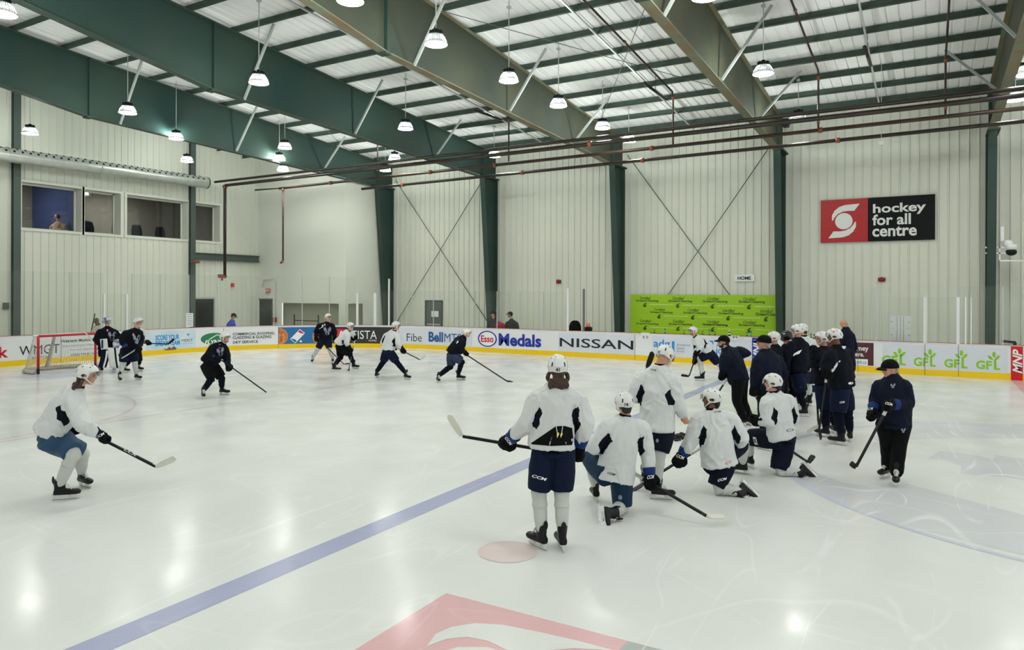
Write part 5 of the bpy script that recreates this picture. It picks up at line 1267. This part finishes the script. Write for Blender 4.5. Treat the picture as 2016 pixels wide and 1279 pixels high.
crest([p['jersey']], p['jersey'], (1753, 764), (1763, 763), (1753, 755)); crest([p['shorts'], p['jersey']], p['shorts'], (1774, 852), (1783, 851), (1774, 843))

# --- navy group at right
g = (1650, 875); S = (P3(g, (1628, 735, -.1)), P3(g, (1612, 848, -.15)), P3(g, (1618, 866, -.3)))
p = person('tallest player in navy standing on the right of the group', g, (1642, 663), (1648, 682), [(1634, 698), (1667, 696)], [(1626, 724), (1672, 724)], [(1630, 735, -.22), (1633, 733, .2)],
    (1657, 764), [(1650, 812), (1668, 808)], [('g', 1669, 878, 1632, 872), ('g', 1676, 875, 1671, 862)], f=-52, hf=-62, top=JN, low=NAVY, sock=SOCKN, skin=SKIND, stick_=S, gl=('navy', 'navy'), seed=8, patch=False, bulk=1.08, hem=(1657, 758))
stick('thin black stick dangling in front of the tallest navy player', *S)
decal([p['jersey']], flat2d([(0, 0), (.25, .0), (.6, .45), (1, .95), (.9, 1), (.55, .75), (.1, .25)]), (1636, 732), (1655, 732), (1636, 709), LWHITE, p['jersey'], 'side_stripe')
ccm([p['shorts']], p['shorts'], (1653, 794), (1663, 793), (1653, 790)); decal([p['jersey']], disc2d(14), (1670, 757), (1680, 756), (1670, 752), LWHITE, p['jersey'], 'crest')
decal([p['jersey']], flat2d([(0, 1), (1, 1), (.7, 0), (.3, .2)]), (1657, 687), (1666, 687), (1657, 681), LWHITE, p['jersey'], 'crest'); decal([p['helmet']], disc2d(12), (1639, 654), (1643, 654), (1639, 651), ADRED, p['helmet'], 'sticker')

g = (1621, 859); S = (P3(g, (1603, 690, .0)), P3(g, (1611.5, 838, -.1)), P3(g, (1590, 852, -.1)))
p = person('player in navy leaning on a white-bladed stick beside the tallest one', g, (1618, 668), (1622, 685), [(1608, 700), (1634, 700)], [(1599, 722), (1640, 722)], [(1602, 690, -.15), (1608, 728, .1)],
    (1622, 758), [(1624, 806), (1632, 800)], [('g', 1633, 861.5, 1609, 857), ('g', 1648, 856, 1637, 850)], f=-58, hf=-80, top=JN, low=NAVY, sock=SOCKN, stick_=S, gl=('dark', 'dark'), seed=9, patch=False, bulk=1.02, hem=(1622, 752))
stick('stick with a broad white taped blade resting on the ice before the navy pair', *S, blade=TAPEW)
decal([p['jersey']], flat2d([(0, 0), (.5, .4), (1, 1), (.6, .9), (.2, .5)]), (1612, 729), (1622, 729), (1612, 718), LWHITE, p['jersey'], 'side_stripe')

g = (1578, 820); S = (P3(g, (1551, 700, -.1)), P3(g, (1551, 790, -.2)), P3(g, (1540, 796, -.2)))
p = person('player in navy standing left of the pair, seen from behind', g, (1569, 652), (1571, 667), [(1556, 680), (1585, 681)], [(1549, 703), (1590, 704)], [(1551, 722, -.1), (1553, 716, .25)],
    (1574, 735), [(1579, 771), (1570, 767)], [('g', 1592, 820, 1566, 819), ('g', 1579, 801, 1567, 798)][::-1], f=-40, hf=-66, top=JN, low=NAVY, sock=SOCKN, stick_=S, gl=('navy', 'navy'), seed=10, patch=False, hem=(1574, 728))
stick('dark stick held down in front of the navy player left of the pair', *S)
decal([p['jersey']], flat2d([(0, 0), (.5, .35), (.8, .45), (1, 1), (.75, .9), (.4, .6)]), (1553, 705), (1579, 701), (1553, 692), LWHITE, p['jersey'], 'side_stripe')

g = (1588, 797)
p = person('player in white mostly hidden behind the navy player', g, (1579, 649), (1583, 663), [(1575, 675), (1603, 676)], [(1570, 700), (1610, 698)], [(1575, 715, .1), (1604, 718, .1)],
    (1589, 724), [(1582, 755), (1591, 755)], [('g', 1588, 797, 1575, 795), ('g', 1594, 799, 1584, 797)], f=-35, hf=-60, hair=HAIR, seed=11, low=NAVY)

g = (1535, 822); S = (P3(g, (1546, 700, -.2)), P3(g, (1552, 765, -.2)), P3(g, (1538, 764, -.2)))
p = person('player in navy with white helmet half hidden behind the capped coach', g, (1523, 666), (1526, 681), [(1514, 694), (1544, 696)], [(1508, 720), (1549, 722)], [(1518, 735, .1), (1545, 742, -.1)],
    (1532, 748), [(1526, 785), (1540, 785)], [('g', 1534, 824, 1520, 820), ('g', 1546, 823, 1535, 820)], f=-70, hf=-70, top=JN, low=NAVY, sock=SOCKN, gl=('navy', 'navy'), stick_=S, seed=12, patch=False)
g = (1553, 812)
p = person('goaltender in black mask and dark jersey standing behind the coaches', g, (1548, 664), (1549, 680), [(1536, 692), (1563, 692)], [(1529, 715), (1567, 716)], [(1535, 730, -.15), (1557, 735, -.15)],
    (1550, 745), [(1544, 778), (1558, 778)], [('g', 1548, 815, 1536, 812), ('g', 1560, 813, 1550, 811)], f=-95, hf=-100, top=BLK, low=BLK, sock=SOCKN, gl=('dark', 'dark'), seed=13, patch=False, hat=None)
vs, fs, ms = dome(40, 24, .125, .14, .135, lambda ph: dg_(118 if abs(adeg(ph)) > 50 else 135)); mb = MB(); mb.v = vs; mb.f = fs; mb.m = ms; mb.sm = [True]*len(fs)
MASKM = solid(mb.mesh('goalie_mask', mat('mask_black', '14161a', .25)), -.006)
hx, hy, hz = frame(-100); o = link(bpy.data.objects.new('goalie_mask', MASKM), p['e']); o.matrix_basis = parent_inv(p['e']) @ mat4(hx, hy, hz, p['H']+UP*.02)
decal([o], flat2d([(.5, 1), (.6, .6), (1, .5), (.6, .4), (.5, 0), (.4, .4), (0, .5), (.4, .6)]), (1541, 659), (1546, 659), (1541, 654), LWHITE, o, 'emblem')
stick('stick of the masked goaltender, white blade low behind the kneeling player', P3(g, (1541, 720, -.2)), P3(g, (1543, 768, -.25)), P3(g, (1554, 766, -.25)), shaft=TAPEW, blade=TAPEW)
mb = MB(); a = onZ(1590, 771); b = onZ(1605, 770); mb.obox((a+b)/2+UP*.08, (b-a)/2, FW*.15, UP*.08); tag(mb.build('gear_bag', NAVY), 'small dark navy bag lying on the ice between the navy players', 'bag')

g = (1668, 752)
p = person('bald coach in navy jacket standing behind the tallest player', g, (1660, 636), (1665, 646), [(1655, 657), (1676, 658)], [(1653, 682), (1683, 684)], [(1660, 700, .1), (1672, 702, .2)],
    (1669, 702), [(1666, 727), (1674, 727)], [('g', 1672, 754, 1662, 752), ('g', 1680, 754, 1672, 752)], f=-60, hf=-92, hp=15, hair=HAIRG, top=mat('jacket_navy', '091226'), low=BLK, hat=None, full=True, coat=True, gl=('dark', 'dark'), seed=14, bulk=1.05)

g = (1462, 836); S = (P3(g, (1432, 744, .0)), P3(g, (1393, 806, .0)), P3(g, (1384, 811, .1)))
p = person('coach in black cap and navy jacket with one elbow raised', g, (1424, 673), (1430, 687), [(1428, 700), (1453, 690)], [(1425, 722), (1471, 693)], [(1422, 739, -.1), (1447, 706, .2)],
    (1456, 742), [(1451, 790), (1462, 788)], [('g', 1466, 838, 1456, 835), ('g', 1476, 837, 1467, 834)], f=-55, hf=-88, top=mat('jacket_navy', '091226'), low=BLK, hat='cap', full=True, coat=True, hair=HAIRB, beard=HAIRB, gl=('dark', 'dark'), stick_=S, seed=15, hem=(1456, 748), bulk=1.12)
stick('black stick of the coach with raised elbow, slanting down to the left', *S)
g = (1502, 885); S = (P3(g, (1481, 765, .0)), P3(g, (1528, 862, .1)), P3(g, (1538, 866, .1)))
p = person('heavier coach in black cap seen from behind, looking left', g, (1503, 675), (1508, 691), [(1494, 707), (1528, 706)], [(1487, 735), (1542, 735)], [(1484, 768, -.05), (1525, 762, .25)],
    (1514, 762), [(1503, 812), (1522, 812)], [('g', 1516, 888, 1492, 882), ('g', 1534, 884, 1516, 880)], f=-38, hf=-64, top=mat('jacket_navy', '091226'), low=BLK, hat='cap', full=True, coat=True, hair=HAIRG, gl=('dark', 'dark'), stick_=S, seed=16, hem=(1514, 768), bulk=1.14)
stick('stick of the heavier capped coach slanting behind the kneeling player', *S)

g = (1385, 749); S = (P3(g, (1374, 688, -.1)), P3(g, (1356.5, 741, -.1)), P3(g, (1341, 739, -.1)))
p = person('player in white skating left along the far boards in front of the bench', g, (1364, 652), (1369, 663), [(1375, 669, -.15), (1369, 669, .2)], [(1380, 684, -.25), (1371, 686, .2)], [(1371, 696, -.2), (1367.5, 711, .0)],
    (1397, 692), [(1377, 706, .0), (1414, 715, .1)], [('g', 1388, 749.5, 1370, 749), ('g', 1440, 748, 1428, 745)], f=-80, hf=-100, beard=HAIR, low=NAVY, stick_=S, gl=('dark', 'navy'), seed=17, hem=(1393, 690))
stick('stick of the player by the bench with its black blade on the ice', *S)

# --- middle skaters
g = (770, 745); S = (P3(g, (776, 682, .2)), P3(g, (828, 708.5, -.1)), P3(g, (839, 699.5, -.1)))
p = person('player in white gliding right past the black advert with wide stance', g, (780, 642), (776, 652), [(762, 660, .1), (782, 661, -.12)], [(754, 673, .15), (784, 676, -.2)], [(776, 684, .25), (794, 690, -.1)],
    (764, 689), [(755, 711, .1), (780, 711, -.1)], [('g', 735.5, 745.5, 747, 741), ('g', 796, 746, 807, 747.5)], f=62, hf=82, hair=HAIRB, low=NAVY, sock=SOCKN, stick_=S, gl=('dark', 'navy'), seed=18, hem=(763, 688))
stick('stick with white blade held off the ice by the wide-stance player', *S, blade=TAPEW)
g = (887, 750); S = (P3(g, (906, 690, .2)), P3(g, (998, 750, -.2)), P3(g, (1010, 754, -.2)))
p = person('player in navy leaning forward and skating right in front of the far boards', g, (919, 656), (913, 663), [(901, 668, .15), (911, 672, -.15)], [(897, 684, .2), (908, 686, -.2)], [(905, 691, .2), (917, 695, -.1)],
    (890, 696), [(888, 720, .1), (909, 711, -.1)], [('g', 855, 749, 868, 757), ('g', 898, 747, 915, 748)], f=72, hf=76, top=JN, low=mat('shorts_blue2', '12284a'), sock=SOCKN, stick_=S, gl=('dark', 'navy'), seed=19, patch=False, hem=(890, 695))
stick('long black stick stretched far out to the right by the leaning navy player', *S)
decal([p['jersey']], flat2d([(.3, 0), (1, .4), (.7, 1), (0, .6)]), (897, 676), (902, 677), (898, 667), LWHITE, p['jersey'], 'side_stripe')
g = (637, 714); S = (P3(g, (622, 662, .0)), P3(g, (678, 717.5, -.5)), P3(g, (688, 716.5, -.5)))
p = person('alternate captain in navy with white socks before the pizza advert', g, (646, 625), (644, 635), [(630, 640), (654, 640)], [(622, 652), (659, 654)], [(623, 667, -.1), (659, 666, -.1)],
    (640, 666), [(626, 686, -.1), (648, 686, -.1)], [('g', 618, 711, 611, 717), ('g', 655, 710, 656, 716.5)], f=165, hf=118, top=JN, low=NAVY, sock=SOCKW, stick_=S, gl=('navy', 'dark'), seed=20, patch=False)
stick('stick of the alternate captain reaching down to the right', *S)
crest([p['jersey']], p['jersey'], (637, 659), (652, 659), (637, 643)); decal([p['jersey']], flat2d([(0, 0), (.7, 1), (1, 1), (.9, .5)]), (627.5, 648), (637, 648), (627.5, 639), LWHITE, p['jersey'], 'side_stripe'); decal([p['jersey']], grid2d(1), (638, 641), (641, 641), (638, 637), mat('flag_pink', 'd89aa4'), p['jersey'], 'flag')
g = (680, 728); S = (P3(g, (698, 672, .0)), P3(g, (686.5, 727, -.1)), P3(g, (689, 729, -.3)))
p = person('player in white and dark trousers bending forward over the puck', g, (690, 643), (687, 652), [(684, 660, -.15), (693, 656, .15)], [(683, 675, -.2), (697, 668, .2)], [(690, 688, -.15), (700, 665, .1)],
    (669, 680), [(671, 702, .1), (688, 696, -.1)], [('g', 654, 731, 667, 731), ('g', 695, 725, 704, 725.5)], f=85, hf=105, low=BLK, sock=SOCKN, stick_=S, gl=('navy', 'navy'), seed=21, hem=(668, 676))
stick('grey stick of the bending player, held nearly upright over the puck', *S, shaft=GREYST)
g = (422, 781); S = (P3(g, (427, 702, -.1)), P3(g, (526, 773, -.35)), P3(g, (545, 774.5, -.35)))
p = person('bearded player in all navy crouching with a long white-bladed stick', g, (443, 665), (439, 677), [(420, 684, -.1), (443, 684, .12)], [(415, 702, -.2), (446, 702, .1)], [(428, 707, -.25), (450, 723, -.05)],
    (412, 716), [(417, 744, -.1), (436, 743, .1)], [('g', 396, 780, 402, 788), ('g', 432, 776, 451, 777)], f=115, hf=105, hp=5, top=JN, low=BLK, sock=SOCKN, beard=HAIR, stick_=S, gl=('blue', 'navy'), seed=22, patch=False, hem=(411, 712))
stick('stick with white taped blade of the crouching all-navy player', *S, blade=TAPEW)
crest([p['jersey']], p['jersey'], (428, 702), (442, 698), (426, 686)); decal([p['jersey']], grid2d(1), (431, 685), (434.5, 685), (431, 678), mat('flag_pink', 'd89aa4'), p['jersey'], 'flag')

# --- group at the net
g = (252, 750); S = (P3(g, (275, 683, -.1)), P3(g, (238, 706, -.35)), P3(g, (234, 697, -.4)))
p = person('player in navy with white socks standing right of the goaltender', g, (270, 636), (268, 648), [(247, 655), (274, 654)], [(241, 672, -.25), (277, 671)], [(251, 688, -.3), (272, 688, -.25)],
    (253, 686), [(243, 713), (265, 712)], [('g', 231, 748, 240, 755), ('g', 264, 747, 279, 748.5)], f=140, hf=105, top=JN, low=NAVY, sock=SOCKW, stick_=S, gl=('blue', 'navy'), seed=23, patch=False, hem=(253, 680))
stick('grey stick held across the thighs by the navy player near the goal', *S, shaft=ALU)
crest([p['jersey']], p['jersey'], (262, 677), (276, 677), (262, 658)); decal([p['jersey']], grid2d(1), (261, 661), (264, 661), (261, 656), mat('flag_pink', 'd89aa4'), p['jersey'], 'flag')
g = (260, 731); S = (P3(g, (273, 675, -.2)), P3(g, (332, 677, -.2)), P3(g, (344, 667, -.2)))
p = person('player in white behind the navy one, holding his stick out level', g, (274, 634), (270, 646), [(256, 652), (281, 653)], [(250, 668), (285, 668)], [(262, 672), (292, 675, -.2)],
    (263, 686), [(252, 712), (273, 712)], [('g', 240, 733, 252, 733.5), ('g', 270, 730, 279, 730.5)], f=120, hf=100, low=BLK, sock=SOCKN, stick_=S, gl=('dark', 'dark'), seed=24)
stick('stick held level at waist height by the white player near the goal', *S)
# goaltender
g = (206, 732); S = (P3(g, (165, 653, .1)), P3(g, (230, 706, -.3)), P3(g, (238, 714, -.3)))
p = person('goaltender in navy with patterned mask and white leg pads beside the net', g, (210, 633), (211, 644), [(197, 653), (225, 653)], [(190, 668), (234, 666)], [(203, 684, -.25), (229, 676, -.2)],
    (210, 686), [(203, 702, -.1), (222, 700, -.1)], [('g', 206, 735, 193, 730), ('g', 232, 728, 219, 726)], f=150, hf=110, top=JN, low=BLK, sock=SOCKW, stick_=S, gl=('dark', None), seed=25, patch=False, hat=None, bulk=1.18, hem=(211, 686))
mk = MASKM.copy(); mk.materials.clear(); mk.materials.append(mat('mask_pattern', 'd8dce6', .3, var=.9, vscale=14, two='1c2c6c'))
hx, hy, hz = frame(110); o = link(bpy.data.objects.new('goalie_mask', mk), p['e']); o.matrix_basis = parent_inv(p['e']) @ mat4(hx, hy, hz, p['H']+UP*.02)
mb = MB()
for k in range(5):
    z = .02-.03*k; mb.tube([p['H']+hx*(.09*math.sin(a))+hy*(.155*math.cos(a))+hz*z for a in [dg_(-60+15*i) for i in range(9)]], .005, 4)
for k in (-1, 0, 1): mb.tube([p['H']+hx*(.07*math.sin(k*.6))+hy*.155+hz*(.04-.04*i) for i in range(5)], .005, 4)
mb.build('cage', mat('cage_cream', 'd8cc90', .4), o)
crest([p['jersey']], p['jersey'], (213, 670), (228, 670), (213, 652)); decal([p['jersey']], grid2d(1), (210, 652), (213, 652), (210, 648), mat('flag_pink', 'd89aa4'), p['jersey'], 'flag')
for i, (pts, w, m) in enumerate((([(208, 690, -.3), (206, 705, -.3), (201, 723, -.28)], .13, NAVY), ([(222, 684, -.3), (224, 705, -.32), (227, 724, -.28)], .17, PWHITE))):
    mb = MB(); Q = [P3(g, q) for q in pts]; mb.loft([(q, RT*w, FW*.05) for q in Q], 14, 0, 3, 4); o = mb.build('leg_pad', m, p['e'])
    mb = MB(); mb.loft([(q+RT*w*.55-FW*.045, RT*.03, FW*.012) for q in Q], 8, 0, 3, 4); mb.build('pad_stripe', LWHITE if i == 0 else NAVY, o)
mb = MB(); c = P3(g, (205, 677, -.35)); mb.obox(c, RT*.1+UP*.01, FW*.03, UP*.17-RT*.02); o = mb.build('blocker', PWHITE, p['e']); mb = MB(); mb.obox(c-FW*.035-RT*.04, RT*.03, FW*.004, UP*.14); mb.build('stripe', BLUE, o)
mb = MB(); c = P3(g, (229, 677, -.3)); mb.ellipsoid(c, RT*.13, FW*.06, UP*.16); mb.ellipsoid(c+RT*.05+UP*.1, RT*.06, FW*.06, UP*.07); blob(mb, 'catch_glove', mat('catch_pattern', 'e8eaee', .5, var=.8, vscale=9, two='1c2c6c'), p['e'], .02)
stick('white goaltender stick leaning back over the net', *S, goalie=True, shaft=TAPEW, blade=TAPEW, bw=.09)

# --- people behind the boards
D1 = 29.4
person('girl with long brown hair in pale hoodie behind the left end glass', (190, 700), (189, 631), (191, 642), [(183, 650), (199, 650)], [(180, 662), (203, 662)], [(183, 656, -.2), (199, 670)], (192, 682), [(188, 705), (196, 705)], [('g', 0, 0, 0, 0)]*2, f=-60, hf=-80, D=D1,
       top=mat('hoodie_pale', 'c8c0b4', .8), coat=True, hat=None, hair=mat('hair_light_brown', '6a5238', .6), long_hair=True, no_legs=True, gl=(None, None), bare=(), patch=False, bulk=.85, seed=30)
mb = MB(); mb.tube([P3(None, (187, 617, -.2), 0, D1), P3(None, (181, 645, -.2), 0, D1), P3(None, (176, 668, -.2), 0, D1)], .02, 6); tag(mb.build('hockey_stick', BLACK), 'dark stick upright in the hands of the girl behind the glass', 'hockey stick')
D1 = 33.7
person('man in bright blue shirt and dark cap behind the corner glass', (455, 700), (460, 622), (457, 631), [(449, 637), (460, 638)], [(448, 650), (463, 652)], [(456, 660, -.2), (468, 658, -.2)], (455, 668), [(452, 690), (458, 690)], [], f=70, hf=80, hp=25, D=D1, top=mat('shirt_blue', '1c48b8', .7), coat=True, hat='cap', hair=HAIRB, no_legs=True, gl=(None, None), bare=(0, 1), patch=False, bulk=.9, seed=31)
D1 = 33.2
person('man in dark coat and cap standing by the green column behind the glass', (972, 700), (971, 618), (971, 629), [(963, 636), (979, 636)], [(961, 648), (981, 648)], [(966, 655, -.2), (977, 655, -.2)], (971, 664), [(968, 690), (975, 690)], [], f=200, hf=-120, D=D1-.6, top=mat('coat_dark', '23252e', .8), coat=True, hat='cap', hair=HAIRB, no_legs=True, gl=(None, None), bare=(0, 1), patch=False, seed=32)
person('man in black jacket and cap looking left behind the glass', (1006, 700), (1004, 619), (1007, 629), [(999, 636), (1016, 636)], [(997, 650), (1020, 650)], [(1002, 660, -.2), (1014, 662, -.2)], (1008, 664), [(1004, 690), (1012, 690)], [], f=-120, hf=-85, D=D1-.6, top=mat('coat_black', '1a1a1e', .8), coat=True, hat='cap', hair=HAIRB, beard=HAIRB, no_legs=True, gl=(None, None), bare=(0, 1), patch=False, bulk=1.05, seed=33)
mb = MB(); c = onD(984, 641, 32.5); mb.ellipsoid(c, RT*.24, FW*.15, UP*.16); mb.ellipsoid(c+UP*.1-RT*.05, RT*.14, FW*.1, UP*.1); mb.loft([(V((c.x, c.y, 0)), RT*.2, FW*.12), (c, RT*.22, FW*.13)]); o = blob(mb, 'equipment_bag', mat('bag_red', 'a01c34', .7), None, .025, 2, .02, 5); tag(o, 'crumpled red bag standing between the two men behind the glass', 'bag')
# person behind the upper left window
pw = onX(115, 435, XL-1.0); D1 = zdepth(pw)
person('person in beige sweater with folded arms behind the upper left window', (115, 520), (112, 427), (114, 437), [(104, 444), (126, 444)], [(101, 455), (131, 455)], [(119, 451, -.2), (110, 452, -.2)], (116, 470), [(110, 490), (120, 490)], [], f=170, hf=-110, hp=15, D=D1, top=mat('sweater_beige', 'b49a80', .8), coat=True, hat=None, hair=HAIR, no_legs=True, gl=(None, None), bare=(0, 1), patch=False, bulk=1.05, seed=34)

# ------------------------------------------------------------------ pucks
mb = MB(); mb.tube([(0, 0, 0), (0, 0, .0035), (0, 0, .0215), (0, 0, .025)], [.036, .038, .038, .036], 20); PK = mb.mesh('puck', mat('puck_rubber', '17181a', .6))
C0 = onZ(1336, 862); rnd = random.Random(3); placed = []
def puck(p_, tilt=(0, 0), label='black puck lying on the ice at the bottom of the loose pile', grp='pucks in the pile'):
    o = link(bpy.data.objects.new('puck', PK)); o.location = p_; o.rotation_euler = (tilt[0], tilt[1], 0); tag(o, label, 'puck', grp); return o
rows = []
for k in range(46):
    for _ in range(30):
        u, v = rnd.uniform(-1, 1), rnd.uniform(-1, 1)
        if u*u+v*v > 1: continue
        q = C0+RT*u*.24+FW*(v*.3)
        if all((q-w).length > .078 for w in rows): rows.append(q.copy()); break
lv2 = [w for w in rows if (w-C0).length < .2]
for w in rows: puck(w)
for i, w in enumerate(lv2): puck(w+RT*.02+UP*.0255+FW*.01, (0, 0), 'black puck in the second layer of the loose pile')
for i, w in enumerate(lv2[::3]): puck(w+RT*-.01+UP*.051, (0, 0), 'black puck on the very top of the loose pile')
for x, y, s in ((1357, 830, 'upper loose puck lying alone just above the pile'), (1359, 842, 'lower loose puck lying alone just above the pile'), (686, 729, 'single puck at the stick of the bending player')): puck(onZ(x, y), (0, 0), s, None)

for o in PENDING:
    try: COL.objects.link(o)
    except ReferenceError: pass
